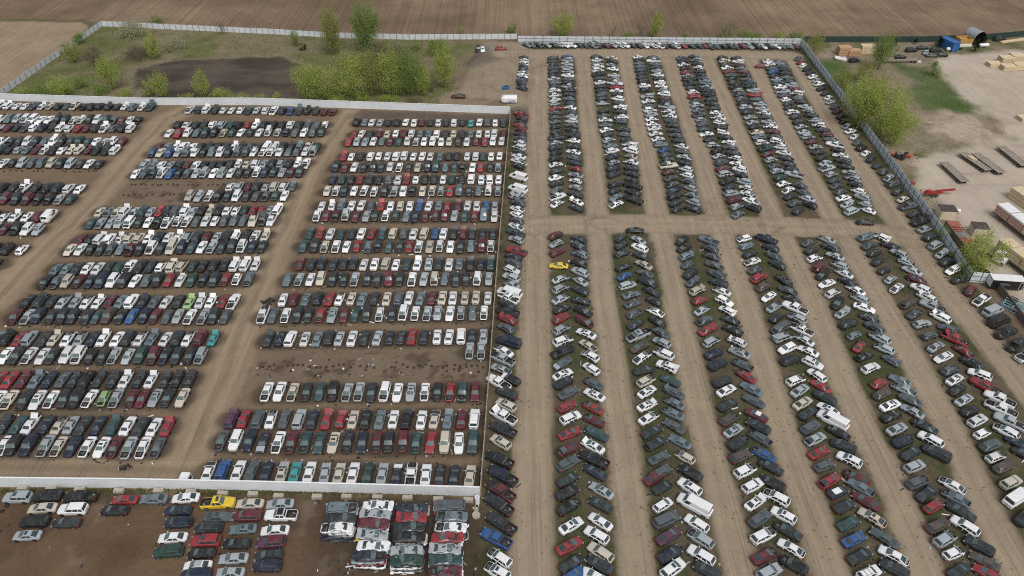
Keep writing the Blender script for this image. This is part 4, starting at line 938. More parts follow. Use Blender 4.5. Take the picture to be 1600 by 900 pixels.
for x in range(192, 288, 9):
    if rng.random() < .8: spots.append((x + rng.uniform(-2, 2), 305 + rng.uniform(-1, 1)))
for x in range(5, 155, 7):
    if rng.random() < .8: spots.append((x + rng.uniform(-2, 2), 268 + rng.uniform(-1, 1)))
for x, y in spots:
    w = 'below the fifth long row' if y > 400 else ('in the gap of the middle block' if x > 170 else 'under a row of the left block')
    tag(link('wheel_rim', rim_me, None, G(x, y), rng.uniform(0, 3)), f'rusty wheel rim stand left on bare dirt {w}', 'wheel rim', 'rim stands left where cars were cleared')
# litter of torn-off parts along the rows: nobody could count it
deb = PB(); dm = [PM['W'], PM['K'], PM['S'], rust, PM['B'], PM['M'], tan_wood]
def bit(p, s=1.0):
    k = rng.random(); m = rng.choices(range(7), (12, 25, 12, 25, 18, 3, 5))[0]
    if k < .45: deb.box((p.x, p.y, .06), (rng.uniform(.15, .5) * s, rng.uniform(.1, .35) * s, rng.uniform(.06, .2)), m, rng.uniform(0, 3), rng.uniform(.6, 1))
    elif k < .75: deb.tube((p.x, p.y, .02), (p.x, p.y, .17), .24, m, 8, .20)
    else: deb.box((p.x, p.y, .08), (rng.uniform(.6, 1.4) * s, .16, .14), m, rng.uniform(0, 3), 1, rng.uniform(-.1, .1))
for e in CARS:
    if e['row'] == 'LOT' or e['dist'] > 235 or (e['row'][0] not in 'WB' and rng.random() < .6): continue
    n_ = 1 if rng.random() < .75 else 2
    if e['row'][0] in 'WB': n_ += 1
    L = TYPES[e['t']]['L'] / 2
    for _ in range(n_):
        if rng.random() < .55:
            s = rng.choice((1, 1, -1)); d = L + rng.uniform(.1, .8); lat = rng.uniform(-1, 1)
        else:
            s = rng.choice((1, -1)); d = rng.uniform(0, L); lat = rng.choice((1, -1)) * rng.uniform(1.0, 1.35)
        bit(Vector((e['loc'][0] + s * d * math.cos(e['rz']) - lat * math.sin(e['rz']), e['loc'][1] + s * d * math.sin(e['rz']) + lat * math.cos(e['rz']), 0)))
for _ in range(90): bit(G(rng.uniform(490, 750), rng.choice((rng.uniform(782, 790), rng.uniform(880, 898))), 0))
for _ in range(34): bit(G(rng.uniform(0, 740), rng.uniform(775, 895)), .6)
for _ in range(60): bit(G(rng.uniform(400, 765), rng.uniform(560, 590)), .7)
tag(deb.build('debris', dm), 'scattered torn car parts and scraps along the rows of wrecks', 'debris', None, 'stuff')

# ------------------------------------------------------------------ trees and bushes
def leaf_mat(name, c, c2):
    m = new_mat(name, c, .8, spec=.2); n = m.node_tree; b = n.nodes['Principled BSDF']
    g = n.nodes.new('ShaderNodeNewGeometry'); cr = n.nodes.new('ShaderNodeMix'); cr.data_type = 'RGBA'
    cr.inputs[6].default_value = (*c, 1); cr.inputs[7].default_value = (*c2, 1)
    n.links.new(g.outputs['Random Per Island'], cr.inputs[0]); n.links.new(cr.outputs[2], b.inputs['Base Color'])
    tr = n.nodes.new('ShaderNodeBsdfTranslucent'); n.links.new(cr.outputs[2], tr.inputs['Color']); ms_ = n.nodes.new('ShaderNodeMixShader'); ms_.inputs[0].default_value = .45
    out = n.nodes['Material Output']; n.links.new(b.outputs[0], ms_.inputs[1]); n.links.new(tr.outputs[0], ms_.inputs[2]); n.links.new(ms_.outputs[0], out.inputs['Surface'])
    return m
def lm(n, a, b, k=1.75): return leaf_mat(n, tuple(v * k for v in a), tuple(v * k for v in b))
LEAF = {'y': lm('spring_yellow_leaf', (.24, .275, .075), (.20, .235, .062)), 'g': lm('fresh_green_leaf', (.145, .195, .055), (.118, .165, .047)), 'o': lm('olive_leaf', (.205, .215, .07), (.165, .175, .06)),
        'b': lm('brown_twig_leaf', (.15, .125, .085), (.095, .085, .055)), 'w': lm('cream_blossom', (.46, .45, .33), (.18, .20, .09), 1.25), 'c': lm('conifer_needle', (.022, .042, .022), (.012, .024, .014), 1.1), 'a': lm('amber_leaf', (.23, .165, .045), (.14, .12, .04)), 'p': lm('pale_twig_leaf', (.17, .175, .10), (.11, .115, .07))}
bark = noisy(new_mat('bark_mat', (.095, .078, .06), .95), 3, .5)
LEAFWORD = {'y': 'yellow green', 'g': 'fresh green', 'o': 'olive green', 'b': 'brown leafless looking', 'w': 'cream blossoming', 'c': 'dark', 'a': 'amber tinted', 'p': 'pale half bare'}
def crown_mesh(w, h, z0, kind, leaf, seed, dens=1.0):
    r = np.random.default_rng(seed)
    n_cl = int(max(16, min(95, w * h * .75))); ncnt = int(max(350, min(15000, w * h * (88 if leaf != 'p' else 40) * dens))); per = max(10, ncnt // n_cl)
    P = []
    for _ in range(n_cl):
        for _t in range(20):
            q = r.uniform(-1, 1, 3); 
            if (q ** 2).sum() <= 1 and (q ** 2).sum() > r.uniform(0, .45): break
        zz = (q[2] + 1) / 2
        if kind == 'conifer': f = 1 - zz; cx, cy = q[0] * f * .5 * w, q[1] * f * .5 * w
        elif kind == 'bush': f = 1; cx, cy = q[0] * .42 * w, q[1] * .42 * w; zz = abs(q[2]) * .85
        else: f = 1.0 if zz > .25 else .55 + zz * 1.8; cx, cy = q[0] * .40 * w * f, q[1] * .40 * w * f
        s = r.uniform(.6, 1.35); sx = .072 * w * s if kind != 'bush' else .11 * w * s
        sz = (.15 if kind == 'tree' else .11) * h * s
        n = int(per * r.uniform(.5, 1.5)); g = r.normal(0, 1, (n, 3))
        lean = g[:, 2] * sz
        pts = np.stack([cx + g[:, 0] * sx * np.clip(1 - .25 * g[:, 2], .35, 1.6) + cx * .12 * g[:, 2], cy + g[:, 1] * sx * np.clip(1 - .25 * g[:, 2], .35, 1.6) + cy * .12 * g[:, 2], z0 + zz * h + lean], 1)
        P.append(pts[pts[:, 2] > .08])
    P = np.concatenate(P); n = len(P)
    size = (.085 + .0035 * max(w, h)) * r.uniform(.6, 1.5, n)
    u = r.normal(0, 1, (n, 3)); u[:, 2] += .8 if kind == 'tree' else 0; u /= np.linalg.norm(u, axis=1)[:, None]
    v = np.cross(u, r.normal(0, 1, (n, 3))); v /= np.linalg.norm(v, axis=1)[:, None] + 1e-9
    u = u * size[:, None] * 1.25; v = v * size[:, None] * .62
    V = np.stack([P - u, P + v * .9, P + u, P - v], 1).reshape(-1, 3)
    me = bpy.data.meshes.new('crown'); me.vertices.add(n * 4); me.vertices.foreach_set('co', V.reshape(-1))
    me.loops.add(n * 4); me.loops.foreach_set('vertex_index', np.arange(n * 4, dtype=np.int32)); me.polygons.add(n); me.polygons.foreach_set('loop_start', np.arange(0, n * 4, 4, dtype=np.int32)); me.update()
    me.materials.append(LEAF[leaf]); return me
def tree(px, py, wpx, hpx, kind, leaf, label, name=None, dens=1.0, group=None, seed=[0]):
    seed[0] += 1; wpx *= 1.15 if kind == 'tree' else 1; b = G(px, py); dep = depth_at(b); th = math.atan2(H, b.length - 0); ang = math.asin(H / math.hypot(H, math.hypot(b.x, b.y)))
    mp = dep / F; w = wpx * mp; h = max(1.2, hpx * mp / math.cos(ang) - (w * .35 * math.tan(ang) if kind == 'bush' else w * .12))
    nm = name or {'tree': 'tree', 'bush': 'bush', 'conifer': 'conifer'}[kind]
    t = thing(nm, label, nm if nm != 'conifer' else 'tree', b, rng.uniform(0, 6.3), group)
    z0 = h * (.16 if kind == 'tree' else .04 if kind == 'bush' else .06)
    link('crown', crown_mesh(w, h - z0, z0, kind, leaf, seed[0], dens), t)
    tp = PB(); n_l = 7 if kind == 'tree' else 5; r0 = max(.07, h * .014)
    top = h * (.55 if kind == 'tree' else .5 if kind == 'bush' else .9)
    if kind != 'bush': tp.tube((0, 0, -.1), (rng.uniform(-.1, .1) * w * .2, rng.uniform(-.1, .1) * w * .2, top), r0, 0, 7, r0 * .45)
    for k in range(n_l):
        a = 6.283 * k / n_l + rng.uniform(-.4, .4); zs = (rng.uniform(.12, .45) * h if kind == 'tree' else .0); m1 = Vector((math.cos(a) * w * .16, math.sin(a) * w * .16, zs + h * .22)); m2 = Vector((math.cos(a + .2) * w * .33, math.sin(a + .2) * w * .33, min(h * .92, zs + h * .5)))
        if kind == 'conifer': continue
        tp.tube((0, 0, zs), m1, r0 * .6, 0, 5, r0 * .4); tp.tube(m1, m2, r0 * .4, 0, 5, r0 * .12)
    tp.build('trunk' if kind != 'bush' else 'stem', bark, t)
    return t
TR = [
 (209, 57, 44, 30, 'bush', 'w', 'large cream blossoming shrub near the back corner of the meadow'), (270, 76, 38, 24, 'bush', 'w', 'smaller cream blossoming shrub right of a yellow tree in the meadow'),
 (245, 36, 24, 14, 'bush', 'g', 'green bush behind the white panel fence above the blossoming shrubs'), (243, 92, 24, 38, 'tree', 'y', 'slim yellow green tree left of the smaller blossoming shrub'),
 (152, 105, 30, 34, 'tree', 'b', 'brownish tree halfway along the left side of the meadow'), (118, 97, 32, 30, 'tree', 'o', 'olive tree leaning on the left meadow fence'), (128, 68, 26, 20, 'bush', 'g', 'dense green bush beside the left meadow fence near its top'),
 (100, 82, 20, 16, 'bush', 'o', 'small olive bush outside the left meadow fence'), (177, 140, 30, 52, 'tree', 'y', 'tall wispy yellow tree left of the pond'), (100, 150, 40, 34, 'tree', 'y', 'broad yellow green tree above the left end of the white wall'),
 (127, 137, 22, 24, 'bush', 'g', 'green bush right of the broad yellow green tree'), (160, 146, 26, 22, 'bush', 'g', 'green bush at the foot of the tall wispy yellow tree'), (196, 153, 24, 18, 'bush', 'y', 'yellow bush against the white wall left of the pond'), (151, 152, 14, 13, 'bush', 'g', 'tiny bright green bush against the white wall'),
 (232, 151, 20, 27, 'tree', 'y', 'thin yellow tree at the near left pond edge, shorter of a pair'), (255, 154, 26, 44, 'tree', 'y', 'thin yellow tree at the near left pond edge, taller of a pair'), (318, 154, 25, 41, 'tree', 'y', 'lone upright yellow tree before the middle of the pond'), (346, 155, 32, 24, 'bush', 'y', 'pale yellow bush right of the lone upright yellow tree'),
 (375, 156, 40, 14, 'bush', 'y', 'low spreading yellow bush along the white wall'), (292, 155, 34, 12, 'bush', 'y', 'low yellow bush before the near pond edge'), (37, 146, 24, 14, 'bush', 'y', 'low yellow bush in the left tip of the meadow'), (65, 146, 28, 22, 'bush', 'g', 'dark green bush in the left tip of the meadow'),
 (215, 92, 44, 26, 'bush', 'b', 'brown bare thicket above the left end of the pond'), (348, 54, 13, 20, 'tree', 'p', 'pale bare sapling behind the white panel fence'),
 (461, 72, 18, 24, 'tree', 'g', 'small green tree before the white panel fence'), (474, 78, 13, 13, 'bush', 'c', 'dark round bush beside the small green tree'), (522, 84, 32, 66, 'tree', 'o', 'tall thin olive tree standing against the white panel fence'), (575, 80, 42, 72, 'tree', 'g', 'tallest bright green tree standing against the white panel fence'),
 (650, 77, 18, 19, 'bush', 'g', 'green bush right of the tallest bright green tree'), (684, 84, 36, 31, 'bush', 'g', 'dense bright green bush by the dirt track corner'), (723, 53, 10, 13, 'bush', 'y', 'tiny bush behind the white fence near the track'), (800, 52, 20, 20, 'bush', 'g', 'round green bush behind the joint of the two back fences'),
 (487, 157, 48, 56, 'tree', 'y', 'yellow green tree at the right end of the pond'), (553, 153, 58, 64, 'tree', 'y', 'wide yellow green tree second in the grove by the pond'), (585, 150, 42, 68, 'tree', 'o', 'tall tree in the middle of the grove by the pond'), (614, 152, 40, 70, 'tree', 'y', 'tall narrow tree right of the grove middle'), (642, 149, 46, 68, 'tree', 'g', 'green tree at the right end of the grove by the pond'),
 (515, 155, 40, 50, 'tree', 'y', 'bushy yellow green tree between the pond tip tree and the wide one'), (661, 150, 24, 44, 'tree', 'y', 'shorter yellow tree closing the right end of the grove'), (530, 160, 34, 18, 'bush', 'y', 'yellow undergrowth bush on the wall below the grove left half'), (605, 160, 36, 16, 'bush', 'y', 'yellow undergrowth bush on the wall below the grove middle'), (650, 160, 34, 12, 'bush', 'b', 'brown weeds bush on the wall below the grove right end'),
 (695, 137, 31, 60, 'tree', 'y', 'lone upright yellow tree beside the dirt track'), (568, 158, 24, 22, 'bush', 'y', 'low bright bush at the foot of the grove'), (408, 156, 22, 15, 'bush', 'y', 'small yellow bush on the wall right of the spreading bush'), (433, 154, 15, 14, 'bush', 'y', 'small yellow bush midway between pond bush and grove'), (607, 90, 80, 24, 'bush', 'b', 'long brown thicket behind the grove'), (540, 98, 40, 16, 'bush', 'b', 'rusty reeds thicket at the right tip of the pond'), (668, 140, 26, 20, 'bush', 'b', 'brown scrub between the grove and the lone yellow tree'),
 (877, 57, 36, 36, 'tree', 'y', 'hazy yellow tree behind the far car row'), (980, 58, 24, 12, 'bush', 'g', 'low green bush behind the far fence left of a thin tree'), (1001, 57, 15, 22, 'tree', 'p', 'pale sapling between two bushes behind the far fence'), (1023, 58, 22, 36, 'tree', 'y', 'slim yellow tree behind the far fence'), (1073, 59, 20, 11, 'bush', 'g', 'lone low green bush behind the far fence'), (957, 57, 12, 16, 'tree', 'p', 'thin bare sapling behind the far fence'),
 (1137, 60, 26, 28, 'tree', 'p', 'grey bare tree rising from the bushes behind the far fence'), (1132, 61, 30, 14, 'bush', 'g', 'green bush under the grey bare tree'), (1170, 61, 50, 18, 'bush', 'g', 'long green bush row behind the far fence'), (1215, 61, 17, 17, 'bush', 'y', 'yellow green bush near the far fence corner'), (1243, 64, 27, 22, 'bush', 'g', 'bright green bush at the far fence corner'),
 (1270, 88, 24, 34, 'tree', 'o', 'small olive tree just outside the far fence corner'), (1372, 108, 36, 54, 'tree', 'g', 'green tree between the lumber piles and the flatbed with the black car'), (1346, 128, 26, 34, 'tree', 'o', 'thin olive tree in front of the lumber piles'), (1395, 74, 12, 17, 'conifer', 'c', 'dark conifer by the green mesh fence, leftmost'), (1430, 69, 10, 11, 'conifer', 'c', 'small dark conifer by the green mesh fence'), (1465, 74, 16, 19, 'conifer', 'c', 'dark conifer left of the blue container'), (1522, 80, 17, 19, 'conifer', 'c', 'dark conifer in front of the steel culvert'), (1535, 70, 14, 15, 'conifer', 'c', 'dark conifer behind the white tank'),
 (1458, 118, 18, 28, 'bush', 'g', 'leaning green bush at the corner of the timber yard'), (1310, 142, 30, 34, 'tree', 'o', 'olive tree beside the diagonal grey fence, uppermost of its clump'), (1338, 196, 58, 74, 'tree', 'y', 'big broad yellow green tree beside the diagonal grey fence'), (1375, 212, 64, 76, 'tree', 'y', 'tall yellow green tree on the right of the clump by the grey fence'), (1395, 226, 50, 56, 'tree', 'y', 'lowest tree of the clump by the grey fence'), (1352, 172, 48, 60, 'tree', 'o', 'olive tree at the back of the clump by the grey fence'),
 (1522, 424, 58, 62, 'tree', 'y', 'round yellow green tree beside the black box trailer'), (1512, 430, 40, 34, 'bush', 'g', 'green bush at the foot of the round yellow green tree'), (1470, 372, 22, 24, 'bush', 'g', 'dark green bush between grey fence and red racks'), (1492, 402, 20, 18, 'bush', 'o', 'olive weeds bush by the grey fence end'), (1437, 245, 20, 12, 'bush', 'o', 'low weeds bush by the scrap pile'),
]
for a_ in TR: tree(*a_, group='trees and bushes round the yard')
# grass tufts and weeds of the meadow and the strips, one uncountable mass
gm_ = leaf_mat('grass_blade', (.24, .25, .10), (.15, .175, .07)); gv = []
gr_ = np.random.default_rng(5)
def scatter(n, fx, hgt):
    for _ in range(n):
        p = fx(); 
        if p is None: continue
        for k in range(3):
            a = rng.uniform(0, 6.3); r_ = rng.uniform(.05, .22); q = Vector((p.x + rng.uniform(-.25, .25), p.y + rng.uniform(-.25, .25), 0)); hh = hgt * rng.uniform(.5, 1.3)
            gv.append([(q.x - r_ * math.cos(a), q.y - r_ * math.sin(a), .0), (q.x + r_ * math.cos(a), q.y + r_ * math.sin(a), .0), (q.x + rng.uniform(-.1, .1), q.y + rng.uniform(-.1, .1), hh)])
def in_region(k, x0, x1, y0, y1):
    p = G(rng.uniform(x0, x1), rng.uniform(y0, y1)); j = int(np.searchsorted(ys, p.y)) - 1; i = int((p.x + 290) / .8)
    return p if 0 <= i < nx and 0 <= j < ny and region[j, i] == k else None
scatter(2200, lambda: in_region(3, 10, 720, 40, 160), .45)
scatter(900, lambda: in_region(3, 1260, 1560, 75, 440), .4)
hb = [e for e in CARS if e['row'][0] in 'LRF' and e['row'] not in ('LOT',) and e['py'] > 300]
scatter(4200, lambda: (lambda e: Vector((e['loc'][0] + rng.gauss(0, 2.2), e['loc'][1] + rng.gauss(0, 1.6), 0)))(rng.choice(hb)), .22)
scatter(1500, lambda: G(rng.uniform(0, 750), rng.uniform(764, 773) + 0), .3)
gme = bpy.data.meshes.new('grass'); gvv = [p for t in gv for p in t]; gme.from_pydata(gvv, [], [(i, i + 1, i + 2) for i in range(0, len(gvv), 3)]); gme.materials.append(gm_)
tag(link('grass', gme), 'rough grass and weeds in the meadow, strips and wall foot', 'grass', None, 'stuff')
# ------------------------------------------------------------------ the timber yard and its clutter
lumber = noisy(new_mat('lumber_mat', (.60, .50, .33), .85), 1.2, .5, (.50, .39, .24)); lumber2 = noisy(new_mat('orange_lumber_mat', (.46, .30, .17), .85), 1.2, .5, (.38, .24, .13))
wrapw = noisy(new_mat('white_wrap_mat', (.74, .745, .76), .5), .6, .3); wrapp = noisy(new_mat('pink_lumber_mat', (.52, .33, .28), .8), 1.2, .4)
steel = noisy(new_mat('deck_boards_mat', (.27, .235, .195), .85), 1, .6); redm = noisy(new_mat('red_machine_paint', (.30, .03, .03), .5), 1, .4); orangem = noisy(new_mat('faded_red_paint', (.46, .115, .075), .6), 1, .4)
blackp = noisy(new_mat('black_trailer_paint', (.014, .015, .017), .4), 1, .4); whitep = noisy(new_mat('white_trailer_paint', (.76, .77, .78), .4), 1, .2); bluep = noisy(new_mat('blue_container_paint', (.035, .135, .36), .5), 1, .5); yellowp = noisy(new_mat('ochre_paint', (.46, .27, .09), .6), 1, .4)
teal_st = noisy(new_mat('pale_blue_steel_mat', (.25, .40, .45), .6), 1, .4); cream = noisy(new_mat('cream_board_mat', (.60, .53, .41), .8), 1, .4); roofm = noisy(new_mat('dark_shingle_mat', (.065, .055, .052), .9), 1, .4); greyw = new_mat('faded_sign_grey', (.24, .25, .26), .6); bluew = new_mat('blue_sign_paint', (.06, .15, .32), .6)
def along(a, b): return dirdeg(a, b), (a + b) / 2, (b - a).length
def lumber_stack(px, py, L, W, Hh, rz, label, mat=None, layers=3, tip=None, z=0, group='lumber stacks in the timber yard'):
    p = G(px, py); t = thing('lumber_stack', label, 'lumber', (p.x, p.y, z), rz, group); lh = Hh / layers
    for k in range(layers):
        pb = PB(); n = 6; w = W / n
        for i in range(n): pb.box((rng.uniform(-.05, .05), -W / 2 + w * (i + .5), lh * k + lh / 2 + .03), (L + rng.uniform(-.1, .1), w * .95, lh - .10), 0)
        pb.build('board_bundle', mat or lumber, t)
    bp = PB()
    for k in range(layers):
        for x in (-.35, 0, .35): bp.box((x * L, 0, lh * k + .02), (.1, W * .98, .08), 0)
    bp.build('bearer', steel, t)
    if tip: q = PB(); q.box((0, 0, Hh + .015), (L * 1.01, W * 1.01, .05)); q.box((0, W / 2 + .02, Hh * .93), (L, .02, Hh * .14)); q.box((0, -W / 2 - .02, Hh * .93), (L, .02, Hh * .14)); q.build('wrap', tip, t)
    return t
def wheels(t, xs_, y, r=.48):
    for x in xs_:
        for s in (1, -1):
            pb = PB(); pb.tube((x, s * (y - .14), r), (x, s * (y + .14), r), r, 0, 14); pb.tube((x, s * (y + .14), r), (x, s * (y + .15), r), r * .55, 1, 10); pb.build('wheel', [tyre_m, rim_m], t)
def flatbed(ax, ay, bx, by, label, W=2.5, zt=1.1, boards=True):
    a, b = G(ax, ay, zt), G(bx, by, zt); rz, c, L = along(a, b); t = thing('flatbed_trailer', label, 'trailer', (c.x, c.y, 0), rz, 'flatbed trailers parked in the timber yard')
    d = PB(); n = max(6, int(L / .9))
    for i in range(n): d.box((-L / 2 + L * (i + .5) / n, 0, zt), (L / n * .94, W, .10))
    d.build('deck', steel, t)
    f = PB(); [f.box((0, y, zt - .2), (L * .96, .16, .28)) for y in (-.5, .5)]; f.box((0, W / 2 + .03, zt), (L, .06, .16)); f.box((0, -W / 2 - .03, zt), (L, .06, .16)); f.build('frame', rust, t)
    wheels(t, (L / 2 - 1.2, L / 2 - 2.4), W / 2 - .3); g = PB(); g.box((-L / 2 + 1.6, .6, .5), (.12, .12, 1.0)); g.box((-L / 2 + 1.6, -.6, .5), (.12, .12, 1.0)); g.build('landing_leg', rust, t)
    return t, rz, L, c
flatbed(1474, 253, 1508, 284, 'long weathered flatbed trailer nearest the grey fence, bare deck'); t2, rz2, L2, c2 = flatbed(1503, 238, 1545, 266, 'weathered flatbed trailer with a small tan lumber bundle on its deck')
flatbed(1523, 239, 1566, 270, 'weathered flatbed trailer touching the one that carries lumber'); flatbed(1563, 228, 1602, 259, 'weathered flatbed trailer farthest right in the gravel yard')
p_ = G(1519, 247, 1.2); pb = PB(); [pb.box((0, -.6 + i * .3, .15), (2.4, .26, .3)) for i in range(5)]; tag(pb.build('lumber_bundle', lumber, None, (p_.x, p_.y, 1.16), rz2), 'small tan lumber bundle on a flatbed trailer deck', 'lumber')
flatbed(1380, 93, 1434, 93, 'grey flatbed trailer carrying a black car beside the green tree', 2.8, .9)
pw_ = G(1410, 95.5, .3); pb = PB(); pb.box((0, 0, .2), (14, .7, .4)); pb.box((0, .0, .45), (13.6, .5, .1)); tag(pb.build('white_beam', whitep, None, (pw_.x, pw_.y, 0), R(-1)), 'long white beam lying before the grey flatbed trailer', 'beam')
def one_car(t_, c, px, py, z, rz, label, fl=''):
    p = G(px, py, z + .7); make_car(dict(t=t_, c=c, fl=fl, loc=(p.x, p.y, z), rz=rz, label=label, group=None, fine=False))
one_car('s', 'B', 1407, 88, .98, R(4), 'black sedan sitting on the grey flatbed trailer')
for i, (x, y, t_, c, rz, lab) in enumerate([(1424, 78, 'u', 'B', 8, 'black wreck at the left end of the junk row by the mesh fence'), (1442, 74, 's', 'K', 4, 'charcoal wreck beside the mesh fence, behind the junk row'), (1447, 81, 's', 'S', 60, 'silver wreck at the left of the junk cluster'), (1462, 78, 'u', 'K', 10, 'charcoal wreck in the middle of the junk cluster'), (1456, 86, 's', 'G', 2, 'dark grey wreck in front of the junk cluster'), (1473, 85, 'h', 'B', -8, 'black hatchback wreck at the right of the junk cluster'), (1495, 75, 's', 'B', 14, 'black wreck right of the blue container'), (1335, 94, 'u', 'B', 20, 'black vehicle between the two lumber piles'), (1562, 61, 'u', 'B', 6, 'black suv by the mesh fence right of the white tank')]):
    one_car(t_, c, x, y, .03, R(rz), lab)
lumber_stack(1317, 85, 4.8, 3.4, 3.2, R(2), 'tall orange lumber stack left of a shorter one behind the thin olive tree', lumber2, 3); lumber_stack(1333, 86, 4.6, 3.2, 2.2, R(-2), 'short orange lumber stack beside the taller one', lumber2, 2); lumber_stack(1353, 82, 5.0, 3.0, 3.0, R(0), 'yellow lumber stack half hidden behind the green tree', lumber, 3)
pp = G(1313, 93); pb = PB(); pb.box((0, 0, .35), (4.4, 2.4, .5), 0, 0, 1, .12); pb.box((.3, .3, .75), (3.0, .3, .2), 0, .4); tag(pb.build('white_panel_pile', wrapw, None, (pp.x, pp.y, .1), R(-15)), 'tilted white panels dumped before the orange lumber stacks', 'panels')
for i, (x, y, l, w_, h_, r_, n_, lab) in enumerate([(1552, 103, 4.6, 3.6, 1.4, 0, 2, 'single low lumber stack, leftmost on the gravel'), (1570, 98, 4.8, 3.6, 2.4, 2, 3, 'double lumber stack at the back of the gravel group'), (1574, 108, 4.8, 3.6, 1.6, -2, 2, 'low lumber stack in front of the gravel group'), (1586, 96, 4.6, 3.8, 2.8, 0, 3, 'highest lumber stack of the gravel group'), (1593, 107, 5.0, 3.6, 1.9, 3, 2, 'lumber stack at the right front of the gravel group'), (1601, 187, 4.6, 3.2, 1.2, 8, 2, 'low lumber stack cut by the frame edge beyond the flatbeds')]):
    lumber_stack(x, y, l, w_, h_, R(r_), lab, lumber, n_)
# trailers loaded with bundles
def loaded(ax, ay, bx, by, n, W, zt, hgt, mats, wraps, label, labs):
    t, rz, L, c = flatbed(ax, ay, bx, by, label, W, zt)
    u = Vector((math.cos(rz), math.sin(rz), 0))
    for i in range(n):
        q = c + u * (-L / 2 + L * (i + .5) / n); st = lumber_stack(0, 0, L / n * .93, W * .94, hgt, rz, labs[i], mats[i], 3, wraps[i]); st.location = (q.x, q.y, zt + .06)
loaded(1560, 330, 1648, 398, 4, 3.4, 1.2, 2.6, [wrapp, wrapp, lumber, lumber], [wrapw, wrapw, None, None], 'flatbed trailer loaded with pink and white wrapped lumber', ['pink lumber bundle with white wrap, farthest end of the loaded trailer', 'pink lumber bundle with white wrap, beside the yellow bundles', 'yellow lumber bundle behind the pink ones on the loaded trailer', 'last yellow lumber bundle on the trailer with pink lumber'])
loaded(1562, 387, 1660, 462, 5, 3.6, 1.2, 2.8, [lumber] * 5, [None] * 5, 'flatbed trailer loaded with yellow lumber beside the round yellow green tree', [f'yellow lumber bundle, {ORD[i + 1]} from the far end of the all yellow trailer' for i in range(5)])
lumber_stack(1597, 318, 7.5, 3.4, 3.2, rz2, 'yellow lumber stack beyond the pink lumber trailer', lumber, 3)
# black enclosed trailer with a white roof
a, b = G(1546, 448, 0), G(1588, 451, 0); rz, c, L = along(a, b); L = 7.2
t = thing('box_trailer', 'black enclosed box trailer with white roof at the end of the grey fence', 'trailer', (c.x, c.y, 0), rz)
pb = PB(); pb.box((0, 0, 1.75), (L, 2.5, 2.3)); pb.box((0, -1.27, 2.75), (L, .05, .14)); pb.build('body', blackp, t); pb = PB(); pb.box((0, 0, 2.93), (L * 1.01, 2.54, .07)); pb.box((-L / 2 - .03, 0, 1.7), (.05, 2.3, 1.9)); pb.build('roof', whitep, t); wheels(t, (-.8, .2), 1.12, .38)
pb = PB(); pb.box((L / 2 - 1.0, -1.265, 1.65), (.06, .03, 1.9)); pb.box((L / 2 - .25, -1.265, 1.65), (.06, .03, 1.9)); pb.box((L / 2 - .62, -1.265, 2.57), (.75, .03, .06)); pb.build('side_door', whitep, t)
pb = PB()
for r_, n_ in ((2.05, 7), (1.72, 8)):
    for i in range(n_): pb.box((-1.6 + i * .27, -1.265, r_), (.17, .02, .2))
pb.build('lettering', greyw, t); pb = PB(); pb.box((-L / 2 - .7, 0, .5), (1.4, .12, .12)); pb.build('hitch', rust, t)
# pale trailer on the track by the far white wall
p = G(796, 160); t = thing('box_trailer', 'white rounded box trailer with blue lettering at the end of the far white wall', 'trailer', (p.x, p.y, 0), R(180))
pb = PB(); prof = [(-1.15, .5), (-1.2, 1.0), (-1.15, 2.0), (-.85, 2.45), (0, 2.6), (.85, 2.45), (1.15, 2.0), (1.2, 1.0), (1.15, .5)]
pb.grid([[(x, y * s_, .5 + (z - .5) * s2_) for y, z in prof] for x, s_, s2_ in ((-2.6, 1, 1), (1.6, 1, 1), (2.4, .9, .9), (2.9, .45, .6))], 0); pb.poly([(-2.6, y, z) for y, z in prof]); pb.poly([(2.9, y * .45, .5 + (z - .5) * .6) for y, z in prof][::-1]); pb.build('body', whitep, t); wheels(t, (-.3,), 1.05, .36)
pb = PB(); [pb.box((-1.8 + i * .4, 1.21, 1.25), (.26, .02, .28)) for i in range(6)]; [pb.box((-1.8 + i * .4, 1.215, .85), (.26, .02, .14)) for i in range(6)]; pb.build('lettering', bluew, t); pb = PB(); pb.box((3.4, 0, .5), (1.2, .12, .12)); pb.build('hitch', rust, t)
p = G(790, 139); pb = PB(); pb.box((0, 0, .5), (2.2, 1.6, .9), 0, 0, 1.12); pb.box((.2, .1, .98), (1.6, 1.0, .06), 1); tag(pb.build('skip_bin', [bluep, dark_m], None, (p.x, p.y, 0), .3), 'blue skip bin on the track beside the short car column', 'bin')
# shed, container, culvert, tanks, machinery
def shed(px, py, L, W, Hh, rz, label):
    p = G(px, py); t = thing('shed', label, 'shed', (p.x, p.y, 0), rz)
    pb = PB(); n = 4
    for s in (1, -1):
        pb.box((0, s * W / 2, Hh / 2), (L, .12, Hh)); pb.box((s * (L / 2 - .06), 0, Hh / 2), (.12, W - .12, Hh))
    pb.build('wall', cream, t); pb = PB(); pb.box((0, 0, Hh + .08), (L * 1.05, W * 1.06, .14)); pb.build('roof', roofm, t); pb = PB(); [pb.box((-L / 2 + L * (i + .5) / n, -W / 2 - .075, Hh / 2), (.08, .04, Hh * .95)) for i in range(n)]; pb.build('batten', lumber, t)
shed(1476, 338, 4.0, 3.2, 2.5, R(-4), 'cream board shed with dark flat roof beside the grey fence'); shed(1526, 366, 3.6, 3.2, 2.6, R(-8), 'shed with dark roof standing behind the round yellow green tree')
p = G(1492, 334); pb = PB(); pb.tube((-1.0, 0, .9), (1.0, 0, .9), .55, 0, 14); [pb.box((x, 0, .2), (.2, .9, .4), 1) for x in (-.6, .6)]; tag(pb.build('fuel_tank', [whitep, rust], None, (p.x, p.y, 0), .2), 'small white tank beside the cream shed', 'tank')
